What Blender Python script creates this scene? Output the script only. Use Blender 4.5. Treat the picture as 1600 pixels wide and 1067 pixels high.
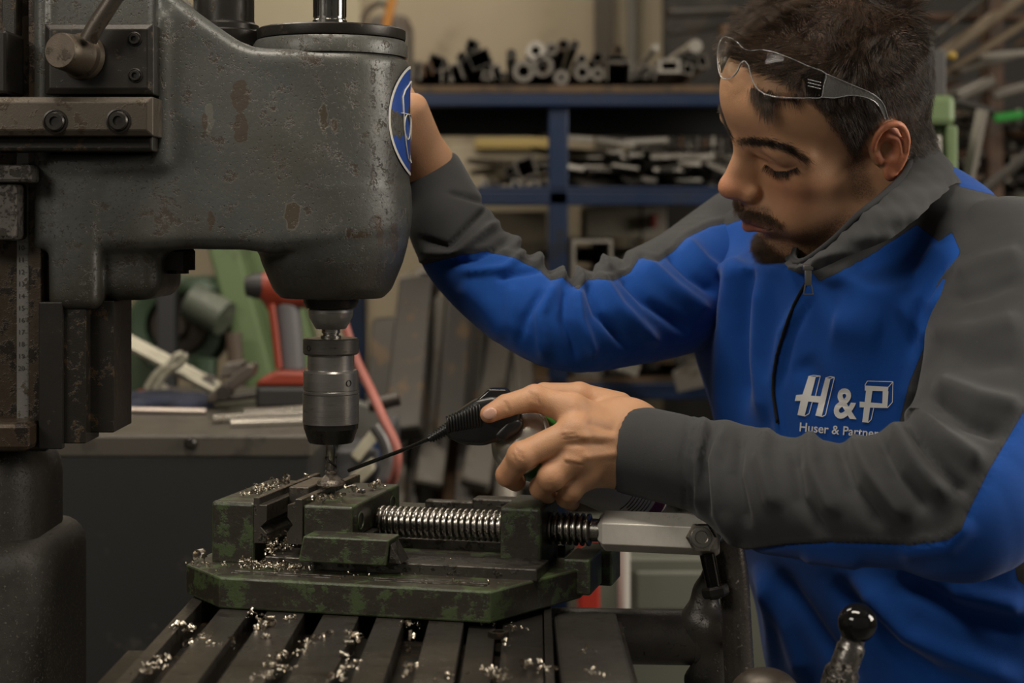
import bpy, bmesh, math, random
import numpy as np
from mathutils import Vector, Matrix, Quaternion
from mathutils.bvhtree import BVHTree
random.seed(7); RNG = np.random.default_rng(7)
D = bpy.data; COL = bpy.context.scene.collection
for _o in list(D.objects): D.objects.remove(_o)
# ------------------------------------------------------------------ camera, world, lamps, exposure
FP, HOR, CZ = 2700.0, 350.0, 1.40      # focal length in pixels, horizon row, camera height
SC = bpy.context.scene
cam_d = D.cameras.new('camera'); cam = D.objects.new('camera', cam_d); COL.objects.link(cam)
cam.location = (0, 0, CZ); cam.rotation_euler = (math.pi / 2, 0, 0)
cam_d.sensor_width = 36; cam_d.lens = 36 * FP / 1600; cam_d.shift_y = -(533.5 - HOR) / 1600
cam_d.clip_start = 0.05; cam_d.clip_end = 60
cam_d.dof.use_dof = True; cam_d.dof.focus_distance = 1.46; cam_d.dof.aperture_fstop = 5.6
SC.camera = cam
SC.view_settings.view_transform = 'Standard'; SC.view_settings.look = 'None'
SC.view_settings.gamma = 1; SC.view_settings.use_curve_mapping = False
SC.view_settings.exposure = 0.92
W = D.worlds.new('workshop_air'); SC.world = W; W.use_nodes = True
W.node_tree.nodes['Background'].inputs[0].default_value = (1.0, 0.93, 0.82, 1)
W.node_tree.nodes['Background'].inputs[1].default_value = 0.045
def area_light(name, loc, target, sx, sy, power, col):
    l = D.lights.new(name, 'AREA'); l.shape = 'RECTANGLE'; l.size = sx; l.size_y = sy; l.energy = power; l.color = col
    o = D.objects.new(name, l); COL.objects.link(o); o.location = loc
    o.rotation_euler = (Vector(target) - Vector(loc)).to_track_quat('-Z', 'Y').to_euler()
    return o
WARM = (1.0, 0.90, 0.76)
area_light('ceiling_lamp_over_machine', (-0.15, 0.95, 2.95), (0.15, 1.5, 1.2), 1.3, 0.35, 16, WARM)
area_light('window_right', (3.4, 1.25, 2.35), (0.0, 1.5, 1.4), 1.5, 1.5, 56, (1, 0.92, 0.80))
area_light('ceiling_lamp_left', (-1.3, 0.1, 2.2), (0.0, 1.45, 1.0), 0.8, 0.4, 6.5, (1.0, 0.93, 0.82))
area_light('ceiling_lamp_store', (0.2, 3.9, 3.2), (0.0, 4.6, 1.3), 2.4, 0.3, 15, WARM)
area_light('ceiling_lamp_bench', (-0.9, 2.4, 2.7), (-0.6, 2.8, 1.0), 1.2, 0.3, 8, WARM)

# ------------------------------------------------------------------ helpers
def at(px, py, Y):
    return Vector(((px - 800) / FP * Y, Y, CZ - (py - HOR) / FP * Y))
def px2m(n, Y): return n / FP * Y
def tag(o, label=None, cat=None, group=None, kind=None):
    if label: o['label'] = label
    if cat: o['category'] = cat
    if group: o['group'] = group
    if kind: o['kind'] = kind
    return o
def empty(name, loc=(0, 0, 0), rot=(0, 0, 0)):
    o = D.objects.new(name, None); COL.objects.link(o); o.location = loc; o.rotation_euler = rot; o.empty_display_size = .05
    return o
def link(name, me, parent=None, loc=None, rot=None, world=True):
    """world=True: the mesh data is in world space and the parent's transform is undone."""
    o = D.objects.new(name, me); COL.objects.link(o)
    if loc is not None: o.location = loc
    if rot is not None: o.rotation_euler = rot
    if parent is not None:
        o.parent = parent
        if world:
            o.matrix_parent_inverse = wmat(parent).inverted()
    return o
def wmat(o):
    m = Matrix.LocRotScale(o.location, o.rotation_euler, o.scale)
    return (wmat(o.parent) @ o.matrix_parent_inverse @ m) if o.parent else m
def np_mesh(name, V, Fc, mat=None, smooth=True, mats=None, midx=None):
    me = D.meshes.new(name); V = np.asarray(V, np.float32); Fc = np.asarray(Fc, np.int32)
    n = Fc.shape[1]
    me.vertices.add(len(V)); me.vertices.foreach_set('co', V.ravel())
    me.loops.add(Fc.size); me.loops.foreach_set('vertex_index', Fc.ravel())
    me.polygons.add(len(Fc)); me.polygons.foreach_set('loop_start', np.arange(0, Fc.size, n, dtype=np.int32))
    me.update(calc_edges=True)
    if mat: me.materials.append(mat)
    if mats:
        for m in mats: me.materials.append(m)
    if midx is not None: me.polygons.foreach_set('material_index', np.asarray(midx, np.int32))
    me.polygons.foreach_set('use_smooth', np.full(len(Fc), smooth))
    me.validate(); me.update()
    return me
class MB:
    """collects shapes into one mesh"""
    def __init__(s): s.bm = bmesh.new()
    def _xf(s, vs, M):
        if M is not None: bmesh.ops.transform(s.bm, matrix=M, verts=vs)
    def box(s, lo, hi, bev=0.0, seg=2, M=None):
        r = bmesh.ops.create_cube(s.bm, size=1); vs = r['verts']
        lo, hi = Vector(lo), Vector(hi)
        for v in vs: v.co = Vector([lo[i] + (v.co[i] + .5) * (hi[i] - lo[i]) for i in range(3)])
        if bev > 0:
            es = list({e for v in vs for e in v.link_edges})
            rb = bmesh.ops.bevel(s.bm, geom=es, offset=bev, segments=seg, profile=.5, affect='EDGES')
            vs = list({v for v in rb['verts']} | {v for v in vs if v.is_valid})
        s._xf(vs, M); return s
    def prism(s, pts, d0, d1, axis='y', bev=0.0, seg=2, M=None):
        """polygon in the two other axes, run from d0 to d1 along axis; pts (a,b): y->(x,z), z->(x,y), x->(y,z)"""
        def mk(a, b, d):
            return {'y': (a, d, b), 'z': (a, b, d), 'x': (d, a, b)}[axis]
        A = [s.bm.verts.new(mk(a, b, d0)) for a, b in pts]; B = [s.bm.verts.new(mk(a, b, d1)) for a, b in pts]
        n = len(pts); fs = [s.bm.faces.new(A), s.bm.faces.new(B[::-1])]
        for i in range(n): fs.append(s.bm.faces.new((A[i], B[i], B[(i + 1) % n], A[(i + 1) % n])))
        bmesh.ops.recalc_face_normals(s.bm, faces=fs); vs = A + B
        if bev > 0:
            es = list({e for f in fs for e in f.edges})
            rb = bmesh.ops.bevel(s.bm, geom=es, offset=bev, segments=seg, profile=.5, affect='EDGES')
            vs = list(set(rb['verts']) | {v for v in vs if v.is_valid})
        s._xf(vs, M); return s
    def lathe(s, prof, seg=32, M=None, cap=True):
        """prof: (r, z) list; around z"""
        rings = []
        for r, z in prof:
            rings.append([s.bm.verts.new((max(r, 1e-5) * math.cos(2 * math.pi * i / seg), max(r, 1e-5) * math.sin(2 * math.pi * i / seg), z)) for i in range(seg)])
        fs = []
        for a, b in zip(rings, rings[1:]):
            for i in range(seg):
                j = (i + 1) % seg; fs.append(s.bm.faces.new((a[i], a[j], b[j], b[i])))
        if cap: fs.append(s.bm.faces.new(rings[0][::-1])); fs.append(s.bm.faces.new(rings[-1]))
        bmesh.ops.recalc_face_normals(s.bm, faces=fs)
        s._xf([v for r in rings for v in r], M); return s
    def tube(s, pts, rad, seg=12, cap=True, closed=False, flat=None):
        """rad: one value or one per point; flat=(fx,fy) squashes the section"""
        P = [Vector(p) for p in pts]; n = len(P)
        if not hasattr(rad, '__len__'): rad = [rad] * n
        T = []
        for i in range(n):
            a = P[(i - 1) % n] if (i > 0 or closed) else P[i]; b = P[(i + 1) % n] if (i < n - 1 or closed) else P[i]
            T.append((b - a).normalized())
        up = Vector((0, 0, 1)) if abs(T[0].z) < .9 else Vector((0, 1, 0))
        N = (up - up.dot(T[0]) * T[0]).normalized(); rings = []
        for i in range(n):
            N = (N - N.dot(T[i]) * T[i]).normalized(); Bn = T[i].cross(N)
            fx, fy = flat or (1, 1)
            rings.append([s.bm.verts.new(P[i] + rad[i] * (fx * math.cos(2 * math.pi * k / seg) * Bn + fy * math.sin(2 * math.pi * k / seg) * N)) for k in range(seg)])
        fs = []
        pr = list(zip(rings, rings[1:])) + ([(rings[-1], rings[0])] if closed else [])
        for a, b in pr:
            for i in range(seg):
                j = (i + 1) % seg; fs.append(s.bm.faces.new((a[i], a[j], b[j], b[i])))
        if cap and not closed: fs.append(s.bm.faces.new(rings[0][::-1])); fs.append(s.bm.faces.new(rings[-1]))
        bmesh.ops.recalc_face_normals(s.bm, faces=fs); return s
    def sphere(s, c, r, seg=24, rings=16, scale=(1, 1, 1)):
        rr = bmesh.ops.create_uvsphere(s.bm, u_segments=seg, v_segments=rings, radius=1)
        for v in rr['verts']: v.co = Vector((v.co.x * r * scale[0] + c[0], v.co.y * r * scale[1] + c[1], v.co.z * r * scale[2] + c[2]))
        return s
    def hexa(s, r, z0, z1, M=None, n=6, ch=0.0):
        rings = [(r - ch, z0), (r, z0 + ch), (r, z1 - ch), (r - ch, z1)] if ch else [(r, z0), (r, z1)]
        return s.lathe(rings, seg=n, M=M)
    def build(s, name, mat, parent=None, smooth=None, **k):
        me = D.meshes.new(name); s.bm.to_mesh(me); s.bm.free()
        if mat: me.materials.append(mat)
        if smooth is not None:
            me.polygons.foreach_set('use_smooth', np.full(len(me.polygons), True))
            if smooth < 180: sharp(me, smooth)
        return link(name, me, parent, **k)
def sharp(me, ang):
    """mark edges sharper than ang degrees"""
    bm = bmesh.new(); bm.from_mesh(me); a = math.radians(ang)
    for e in bm.edges:
        if len(e.link_faces) == 2 and e.calc_face_angle(0) > a: e.smooth = False
    bm.to_mesh(me); bm.free()
def frame(origin, zdir, xhint=(1, 0, 0)):
    z = Vector(zdir).normalized(); x = Vector(xhint); x = (x - x.dot(z) * z).normalized(); y = z.cross(x)
    M = Matrix((x, y, z)).transposed().to_4x4(); M.translation = Vector(origin); return M
def catmull(pts, n=8):
    P = [np.array(p, float) for p in pts]; P = [2 * P[0] - P[1]] + P + [2 * P[-1] - P[-2]]; out = []
    for i in range(1, len(P) - 2):
        for k in range(n):
            t = k / n; a, b, c, d = P[i - 1:i + 3]
            out.append(.5 * ((2 * b) + (-a + c) * t + (2 * a - 5 * b + 4 * c - d) * t * t + (-a + 3 * b - 3 * c + d) * t ** 3))
    out.append(P[-2]); return out

# ------------------------------------------------------------------ signed-distance modelling
class SDF:
    def __init__(s, lo, hi, h):
        s.lo = np.array(lo, float); s.h = h
        s.n = np.ceil((np.array(hi, float) - s.lo) / h).astype(int) + 1
        s.F = np.full(s.n, .5, np.float32)
        s.ax = [(s.lo[i] + h * np.arange(s.n[i])).astype(np.float32) for i in range(3)]
    def sub(s, blo, bhi):
        sl = []
        for i in range(3):
            a = int(max(0, math.floor((blo[i] - s.lo[i]) / s.h))); b = int(min(s.n[i], math.ceil((bhi[i] - s.lo[i]) / s.h) + 1))
            if a >= b: return None, None
            sl.append(slice(a, b))
        G = (s.ax[0][sl[0]][:, None, None], s.ax[1][sl[1]][None, :, None], s.ax[2][sl[2]][None, None, :])
        return tuple(sl), G
    def put(s, fn, blo, bhi, k=0.0, op='u'):
        pad = k + 3 * s.h
        sl, G = s.sub(np.array(blo) - pad, np.array(bhi) + pad)
        if sl is None: return s
        d = fn(*G).astype(np.float32); A = s.F[sl]
        if op == 'u':
            if k > 0: hh = np.maximum(k - np.abs(A - d), 0) / k; s.F[sl] = np.minimum(A, d) - hh * hh * k * .25
            else: s.F[sl] = np.minimum(A, d)
        else:
            d = -d
            if k > 0: hh = np.maximum(k - np.abs(A - d), 0) / k; s.F[sl] = np.maximum(A, d) + hh * hh * k * .25
            else: s.F[sl] = np.maximum(A, d)
        return s
    def cap(s, a, b, ra, rb=None, k=0.0, op='u'):
        a = np.array(a, float); b = np.array(b, float); rb = ra if rb is None else rb; ab = b - a; L = max(ab @ ab, 1e-12)
        def fn(X, Y, Z):
            t = np.clip(((X - a[0]) * ab[0] + (Y - a[1]) * ab[1] + (Z - a[2]) * ab[2]) / L, 0, 1)
            return np.sqrt((X - a[0] - t * ab[0]) ** 2 + (Y - a[1] - t * ab[1]) ** 2 + (Z - a[2] - t * ab[2]) ** 2) - (ra + (rb - ra) * t)
        m = max(ra, rb)
        return s.put(fn, np.minimum(a, b) - m, np.maximum(a, b) + m, k, op)
    def chain(s, pts, rs, k=0.0, op='u'):
        for i in range(len(pts) - 1): s.cap(pts[i], pts[i + 1], rs[i], rs[i + 1], k, op)
        return s
    def ell(s, c, r, k=0.0, op='u', R=None):
        c = np.array(c, float); r = np.array(r, float)
        def fn(X, Y, Z):
            x, y, z = X - c[0], Y - c[1], Z - c[2]
            if R is not None: x, y, z = (R[0][0] * x + R[1][0] * y + R[2][0] * z, R[0][1] * x + R[1][1] * y + R[2][1] * z, R[0][2] * x + R[1][2] * y + R[2][2] * z)
            k0 = np.sqrt((x / r[0]) ** 2 + (y / r[1]) ** 2 + (z / r[2]) ** 2)
            k1 = np.sqrt((x / r[0] ** 2) ** 2 + (y / r[1] ** 2) ** 2 + (z / r[2] ** 2) ** 2) + 1e-9
            return k0 * (k0 - 1) / k1
        m = r if R is None else np.full(3, r.max())
        return s.put(fn, c - m, c + m, k, op)
    def rbox(s, c, hf, rad, k=0.0, op='u', R=None):
        c = np.array(c, float); hf = np.array(hf, float)
        def fn(X, Y, Z):
            x, y, z = X - c[0], Y - c[1], Z - c[2]
            if R is not None: x, y, z = (R[0][0] * x + R[1][0] * y + R[2][0] * z, R[0][1] * x + R[1][1] * y + R[2][1] * z, R[0][2] * x + R[1][2] * y + R[2][2] * z)
            qx, qy, qz = np.abs(x) - hf[0] + rad, np.abs(y) - hf[1] + rad, np.abs(z) - hf[2] + rad
            return np.sqrt(np.maximum(qx, 0) ** 2 + np.maximum(qy, 0) ** 2 + np.maximum(qz, 0) ** 2) + np.minimum(np.maximum(qx, np.maximum(qy, qz)), 0) - rad
        m = hf if R is None else np.full(3, np.linalg.norm(hf))
        return s.put(fn, c - m, c + m, k, op)
    def mesh(s, relax=2, lam=.5):
        F = s.F; ins = F < 0; nx, ny, nz = F.shape
        cnt = np.zeros((nx - 1, ny - 1, nz - 1), np.int8)
        for dx in (0, 1):
            for dy in (0, 1):
                for dz in (0, 1): cnt += ins[dx:nx - 1 + dx, dy:ny - 1 + dy, dz:nz - 1 + dz]
        act = np.argwhere((cnt > 0) & (cnt < 8)); idx = np.full(cnt.shape, -1, np.int32)
        i, j, k = act.T; idx[i, j, k] = np.arange(len(act))
        pos = np.zeros((len(act), 3)); c = np.zeros(len(act))
        cr = [(x, y, z) for x in (0, 1) for y in (0, 1) for z in (0, 1)]
        for a in cr:
            for ax in range(3):
                if a[ax] == 0:
                    b = list(a); b[ax] = 1
                    fa = F[i + a[0], j + a[1], k + a[2]]; fb = F[i + b[0], j + b[1], k + b[2]]
                    m = (fa < 0) != (fb < 0); t = np.where(m, fa / np.where(m, fa - fb, 1), 0)
                    q = np.zeros((len(act), 3)); q += a; q[:, ax] += t; pos[m] += q[m]; c[m] += 1
        V = (act + pos / c[:, None]) * s.h + s.lo
        Q = []
        for ax in range(3):
            sl0 = [slice(1, -1)] * 3; sl1 = [slice(1, -1)] * 3; sl0[ax] = slice(0, -1); sl1[ax] = slice(1, None)
            A = ins[tuple(sl0)]; B = ins[tuple(sl1)]; e = np.argwhere(A != B); av = A[tuple(e.T)]
            off = np.ones(3, int); off[ax] = 0; e = e + off
            u, w = (ax + 1) % 3, (ax + 2) % 3; du = np.zeros(3, int); du[u] = 1; dw = np.zeros(3, int); dw[w] = 1
            q = np.stack([idx[tuple((e - du - dw).T)], idx[tuple((e - dw).T)], idx[tuple(e.T)], idx[tuple((e - du).T)]], 1)
            q[~av] = q[~av][:, ::-1]; Q.append(q)
        Q = np.concatenate(Q); Q = Q[(Q >= 0).all(1)]
        for _ in range(relax): V = relaxed(V, Q, lam)
        return V, Q
def relaxed(V, Q, lam=.5):
    S = np.zeros_like(V); n = len(V); C = np.zeros(n)
    a = Q.ravel(); b = np.roll(Q, -1, 1).ravel()
    for u, w in ((a, b), (b, a)):
        for d in range(3): S[:, d] += np.bincount(u, V[w, d], n)
        C += np.bincount(u, minlength=n)
    C[C == 0] = 1
    return V * (1 - lam) + lam * S / C[:, None]
def normals(V, Q):
    n = np.cross(V[Q[:, 2]] - V[Q[:, 0]], V[Q[:, 3]] - V[Q[:, 1]]) if Q.shape[1] == 4 else np.cross(V[Q[:, 1]] - V[Q[:, 0]], V[Q[:, 2]] - V[Q[:, 0]])
    N = np.zeros_like(V)
    for c in range(Q.shape[1]):
        for d in range(3): N[:, d] += np.bincount(Q[:, c], n[:, d], len(V))
    return N / (np.linalg.norm(N, axis=1)[:, None] + 1e-12)
def proj(V): return np.stack([800 + FP * V[:, 0] / V[:, 1], HOR - FP * (V[:, 2] - CZ) / V[:, 1]], 1)
def seg_dist(P, poly, closed=False):
    """distance from 2D/3D points to a polyline, and the parameter along it (0..1)"""
    poly = np.array(poly, float)
    if closed: poly = np.vstack([poly, poly[:1]])
    best = np.full(len(P), 1e9); par = np.zeros(len(P)); L = np.linalg.norm(np.diff(poly, axis=0), axis=1); cum = np.concatenate([[0], np.cumsum(L)])
    for i in range(len(poly) - 1):
        a, b = poly[i], poly[i + 1]; ab = b - a; t = np.clip(((P - a) @ ab) / max(ab @ ab, 1e-12), 0, 1)
        d = np.linalg.norm(P - a - t[:, None] * ab, axis=1); m = d < best; best[m] = d[m]; par[m] = (cum[i] + t[m] * L[i]) / cum[-1]
    return best, par
def in_poly(P, poly):
    poly = np.array(poly, float); ins = np.zeros(len(P), bool); n = len(poly)
    for i in range(n):
        a, b = poly[i], poly[(i + 1) % n]
        c = ((a[1] > P[:, 1]) != (b[1] > P[:, 1])); x = (b[0] - a[0]) * (P[:, 1] - a[1]) / ((b[1] - a[1]) if b[1] != a[1] else 1e-9) + a[0]
        ins ^= c & (P[:, 0] < x)
    return ins
def sd_poly(P, poly):
    """signed distance, negative inside"""
    d, _ = seg_dist(P, poly, True); return np.where(in_poly(P, poly), -d, d)
def attr(me, name, vals):
    a = me.attributes.new(name, 'FLOAT', 'POINT'); a.data.foreach_set('value', np.asarray(vals, np.float32))

# ------------------------------------------------------------------ materials
def ramp(nt, fac, stops):
    n = nt.nodes.new('ShaderNodeValToRGB'); e = n.color_ramp.elements
    while len(e) < len(stops): e.new(0.5)
    for el, (p, c) in zip(e, stops): el.position = p; el.color = (*c, 1) if len(c) == 3 else c
    nt.links.new(fac, n.inputs[0]); return n.outputs[0]
def noise(nt, scale, detail=4, rough=.6, vec=None, dist=0, stretch=None):
    n = nt.nodes.new('ShaderNodeTexNoise'); n.inputs['Scale'].default_value = scale; n.inputs['Detail'].default_value = detail
    n.inputs['Roughness'].default_value = rough; n.inputs['Distortion'].default_value = dist
    if vec is None: vec = pos(nt)
    if stretch:
        m = nt.nodes.new('ShaderNodeMapping'); m.inputs['Scale'].default_value = stretch; nt.links.new(vec, m.inputs[0]); vec = m.outputs[0]
    nt.links.new(vec, n.inputs['Vector']); return n.outputs[0]
def pos(nt):
    g = nt.nodes.get('pos') or nt.nodes.new('ShaderNodeTexCoord'); g.name = 'pos'; return g.outputs['Object']
def mixc(nt, fac, a, b, mode='MIX'):
    n = nt.nodes.new('ShaderNodeMix'); n.data_type = 'RGBA'; n.blend_type = mode
    for s, v in ((n.inputs[0], fac), (n.inputs[6], a), (n.inputs[7], b)):
        if hasattr(v, 'is_output'): nt.links.new(v, s)
        elif isinstance(v, (int, float)): s.default_value = v
        else: s.default_value = (*v, 1)
    return n.outputs[2]
def math_(nt, op, a, b=0.0, c=None):
    n = nt.nodes.new('ShaderNodeMath'); n.operation = op
    for s, v in zip(n.inputs, (a, b, c)):
        if v is None: continue
        if hasattr(v, 'is_output'): nt.links.new(v, s)
        else: s.default_value = v
    return n.outputs[0]
def edge_wear(nt, r=.0018):
    b = nt.nodes.new('ShaderNodeBevel'); b.samples = 3; b.inputs['Radius'].default_value = r; g = nt.nodes.new('ShaderNodeNewGeometry')
    d = nt.nodes.new('ShaderNodeVectorMath'); d.operation = 'DOT_PRODUCT'; nt.links.new(b.outputs[0], d.inputs[0]); nt.links.new(g.outputs['Normal'], d.inputs[1])
    return ramp(nt, math_(nt, 'ADD', math_(nt, 'SUBTRACT', 1.0, d.outputs['Value']), math_(nt, 'MULTIPLY_ADD', noise(nt, 110, 4, .7), .16, -.07)), [(.03, (0, 0, 0)), (.07, (1, 1, 1))])
def bump(nt, h, strength=.3, dist=.001):
    n = nt.nodes.new('ShaderNodeBump'); n.inputs['Strength'].default_value = strength; n.inputs['Distance'].default_value = dist
    nt.links.new(h, n.inputs['Height']); return n.outputs[0]
def mat(name, col=(.5, .5, .5), rough=.5, metal=0.0, fn=None, **kw):
    m = D.materials.new(name); m.use_nodes = True; nt = m.node_tree; b = nt.nodes['Principled BSDF']
    b.inputs['Base Color'].default_value = (*col, 1); b.inputs['Roughness'].default_value = rough; b.inputs['Metallic'].default_value = metal
    for k, v in kw.items(): b.inputs[k.replace('_', ' ')].default_value = v
    if fn:
        out = fn(nt) or {}
        for k, v in out.items():
            if hasattr(v, 'is_output'): nt.links.new(v, b.inputs[k])
            else: b.inputs[k].default_value = v
    return m
def worn(name, col, spots, rough=.5, metal=0.0, sc=60, amt=.5, bmp=.25, low=None, roughvar=.15, stretch=None, bscale=None, gl=0):
    """paint or metal with grime patches, fine specks and relief"""
    def fn(nt):
        big = noise(nt, sc * .25, 5, .65, stretch=stretch); mid = noise(nt, sc, 6, .7, stretch=stretch); fine = noise(nt, bscale or sc * 12, 3, .7)
        base = mixc(nt, ramp(nt, big, [(.35, (0, 0, 0)), (.7, (1, 1, 1))]), col, low or tuple(c * .7 for c in col))
        p = ramp(nt, mid, [(amt, (0, 0, 0)), (amt + .06, (1, 1, 1))])
        c = mixc(nt, p, base, spots)
        r = math_(nt, 'MULTIPLY_ADD', mid, roughvar * 2, rough - roughvar)
        hh = math_(nt, 'MULTIPLY_ADD', fine, .5, math_(nt, 'MULTIPLY', p, .8))
        return {'Base Color': c, 'Roughness': r, 'Normal': bump(nt, hh, bmp, .0008)}
    return mat(name, col, rough, metal, fn)
# ------------------------------------------------------------------ person: head, neck, hands
HM = np.array([[-0.8819, 0.3845, -0.2726], [-0.2053, -0.834, -0.5122], [-0.4243, -0.3957, 0.8145]])
HT = np.array([.2913, 1.5526, .0915 + CZ])
def h2w(P): return np.asarray(P, float) @ HM.T + HT
def w2h(P): return (np.asarray(P, float) - HT) @ HM
def head_mesh(h=.0016):
    s = SDF((-.135, -.105, -.20), (.145, .105, .155), h); C = .01
    def E(c, r, k=.02, op='u'): s.ell([v * C for v in c], [v * C for v in r], k, op)
    def K(a, b, ra, rb=None, k=.01, op='u'): s.cap([v * C for v in a], [v * C for v in b], ra * C, (rb if rb is not None else ra) * C, k, op)
    E((-0.6, 0, 4.5), (8.7, 7.4, 8.0), 0)
    E((3.9, 0, 5.2), (6.0, 6.2, 5.4), .02)
    E((3.4, 0, -1.8), (5.7, 5.7, 7.2), .02)
    E((6.3, 0, -5.0), (3.6, 3.9, 3.2), .02)
    for y in (1, -1):
        K((-1.0, 5.3 * y, -4.6), (2.6, 4.8 * y, -7.2), 1.7, 1.6, .025)
        K((2.6, 4.8 * y, -7.2), (7.6, 1.6 * y, -9.5), 1.6, 1.35, .022)
        E((6.2, 4.3 * y, -0.7), (2.0, 1.8, 1.7), .02)            # cheekbone
        K((8.6, 1.0 * y, 2.6), (7.9, 4.2 * y, 2.8), .75, .6, .016)   # brow
        K((7.9, 4.2 * y, 2.8), (6.3, 5.5 * y, 1.8), .6, .5, .016)
        E((9.9, 3.0 * y, .8), (1.9, 1.7, 1.15), .014, 's')         # socket
        E((7.15, 3.15 * y, .8), (1.42, 1.45, 1.3), .006)          # closed lid over the eyeball
        K((8.2, 2.0 * y, .1), (8.05, 4.2 * y, .2), .22, .2, .006)      # lower lid
        K((8.7, 2.1 * y, 1.85), (7.85, 4.5 * y, 1.85), .3, .25, .008)  # fold above the lid
        E((6.8, 3.6 * y, -4.6), (2.4, 2.0, 2.2), .02)
        K((10.3, 1.3 * y, -2.0), (10.0, 1.45 * y, -1.85), .68, .6, .007)   # nose wing
        E((10.9, .75 * y, -2.65), (.6, .32, .3), .003, 's')          # nostril
    K((7.4, 0, -9.8), (8.5, 0, -9.5), 1.5, 1.45, .02)             # chin
    K((8.9, 0, 2.2), (11.3, 0, -.8), .62, .72, .013)             # bridge
    K((9.5, 0, -.4), (10.5, 0, -1.6), 1.1, 1.1, .012)
    E((11.5, 0, -1.3), (.98, .95, .82), .008)                    # tip
    E((9.2, 0, -4.6), (1.7, 2.5, 1.7), .014)                       # muzzle
    for y in (1, -1):
        K((10.75, .35 * y, -4.75), (9.7, 2.3 * y, -5.35), .38, .22, .006)   # upper lip
        K((10.55, .0 * y, -6.0), (9.6, 2.0 * y, -5.7), .52, .3, .006)       # lower lip
        K((11.4, 0, -5.33), (9.6, 2.6 * y, -5.45), .1, .08, .004, 's')
    E((10.4, 0, -7.2), (.7, 1.7, .45), .01, 's')
    K((9.9, 0, -3.4), (10.9, 0, -4.2), .14, .14, .005, 's')
    # neck
    K((-2.6, 0, -2), (-5.0, 0.5, -17), 5.2, 5.0, .03)
    K((3.0, 0, -8), (0, 0.5, -17), 3.5, 4.5, .03)
    # ears
    for y in (1, -1):
        def ep(f, u, o): return (f * .74, (6.8 + o * .8) * y, u * .84 - .1)
        E(ep(-.6, .6, .15), (1.5, .55, 2.5), .006)
        hel = [ep(1.0, .1, .3), ep(.95, 1.5, .8), ep(.2, 2.8, 1.25), ep(-1.2, 3.3, 1.6), ep(-2.4, 2.6, 1.8), ep(-2.8, .9, 1.8), ep(-2.4, -.8, 1.55), ep(-1.5, -2.2, 1.15)]
        rr = [.2, .26, .3, .31, .31, .29, .28, .34]
        hel = catmull(hel, 4); rr = [float(q[0]) for q in catmull([[q] for q in rr], 4)]
        for i in range(len(hel) - 1): K(hel[i], hel[i + 1], rr[i], rr[i + 1], .0012)
        E(ep(-.5, -2.7, .8), (.7, .42, .85), .005)                 # lobe
        E(ep(-1.3, .3, .8), (1.05, .55, 2.1), .005)
        anti = [ep(-.6, 2.1, 1.3), ep(-1.7, 1.2, 1.6), ep(-1.8, -.5, 1.5), ep(-1.1, -1.6, 1.2)]
        anti = catmull(anti, 4)
        for i in range(len(anti) - 1): K(anti[i], anti[i + 1], .22, .22, .0015)
        E(ep(-.5, .15, 1.35), (.72, .85, 1.0), .002, 's')            # concha
        K(ep(-.2, 2.5, 1.75), ep(-2.0, 1.9, 1.9), .22, .2, .002, 's')
        K(ep(-2.25, 1.2, 2.0), ep(-2.1, -.6, 1.85), .18, .14, .002, 's')
        K(ep(.75, -.1, .55), ep(.6, -.9, .6), .34, .28, .003)         # tragus
    V, Q = s.mesh(relax=2, lam=.45)
    keep = V[:, 2] > -.195
    return V, Q
def ray_mesh(bvh, px, py):
    d = Vector(((px - 800) / FP, 1, -(py - HOR) / FP)).normalized()
    return bvh.ray_cast(Vector((0, 0, CZ)), d)
def tubes3(P, R, name, material, parent):
    """many thin 3-sided strands: P (N,S,3), R (N,S)"""
    N, S, _ = P.shape; T = np.gradient(P, axis=1); T /= np.linalg.norm(T, axis=2)[..., None] + 1e-12
    ref = np.array([.3, .5, .81]); A = np.cross(T, ref); A /= np.linalg.norm(A, axis=2)[..., None] + 1e-12; Bv = np.cross(T, A)
    V = np.stack([P + R[..., None] * (math.cos(a) * A + math.sin(a) * Bv) for a in (0, 2.094, 4.189)], 2)   # N,S,3,3
    base = (np.arange(N)[:, None, None] * S + np.arange(S - 1)[None, :, None]) * 3; k = np.arange(3)[None, None, :]; k2 = (k + 1) % 3
    F = np.stack([base + k, base + k2, base + 3 + k2, base + 3 + k], -1).reshape(-1, 4)
    o = link(name, np_mesh(name, V.reshape(-1, 3), F, material), parent); return o
def lump(P, f, n=5, seed=1):
    """smooth vector noise: sum of sines"""
    r = np.random.default_rng(seed); out = np.zeros_like(P)
    for _ in range(n):
        k = r.normal(size=3) * f; ph = r.uniform(0, 6.28, 3); a = r.normal(size=3)
        out += np.sin(P @ k + ph[0])[:, None] * a
    return out / math.sqrt(n)
def sstep(x, a, b):
    t = np.clip((x - a) / (b - a), 0, 1); return t * t * (3 - 2 * t)
SCALP = np.array([(9.5, 15), (9.3, 10.2), (7.9, 9.8), (6.6, 8.9), (5.3, 7.5), (4.6, 5.9), (4.1, 4.4), (3.3, 2.6), (2.7, .8), (2.3, -.7), (1.5, -.6), (1.1, 1.0), (.7, 2.1), (-.5, 2.9), (-1.6, 2.7), (-2.3, 1.0), (-2.5, -1.8), (-3.0, -4.5), (-6, -6.0), (-12, -7), (-12, 15)])
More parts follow.
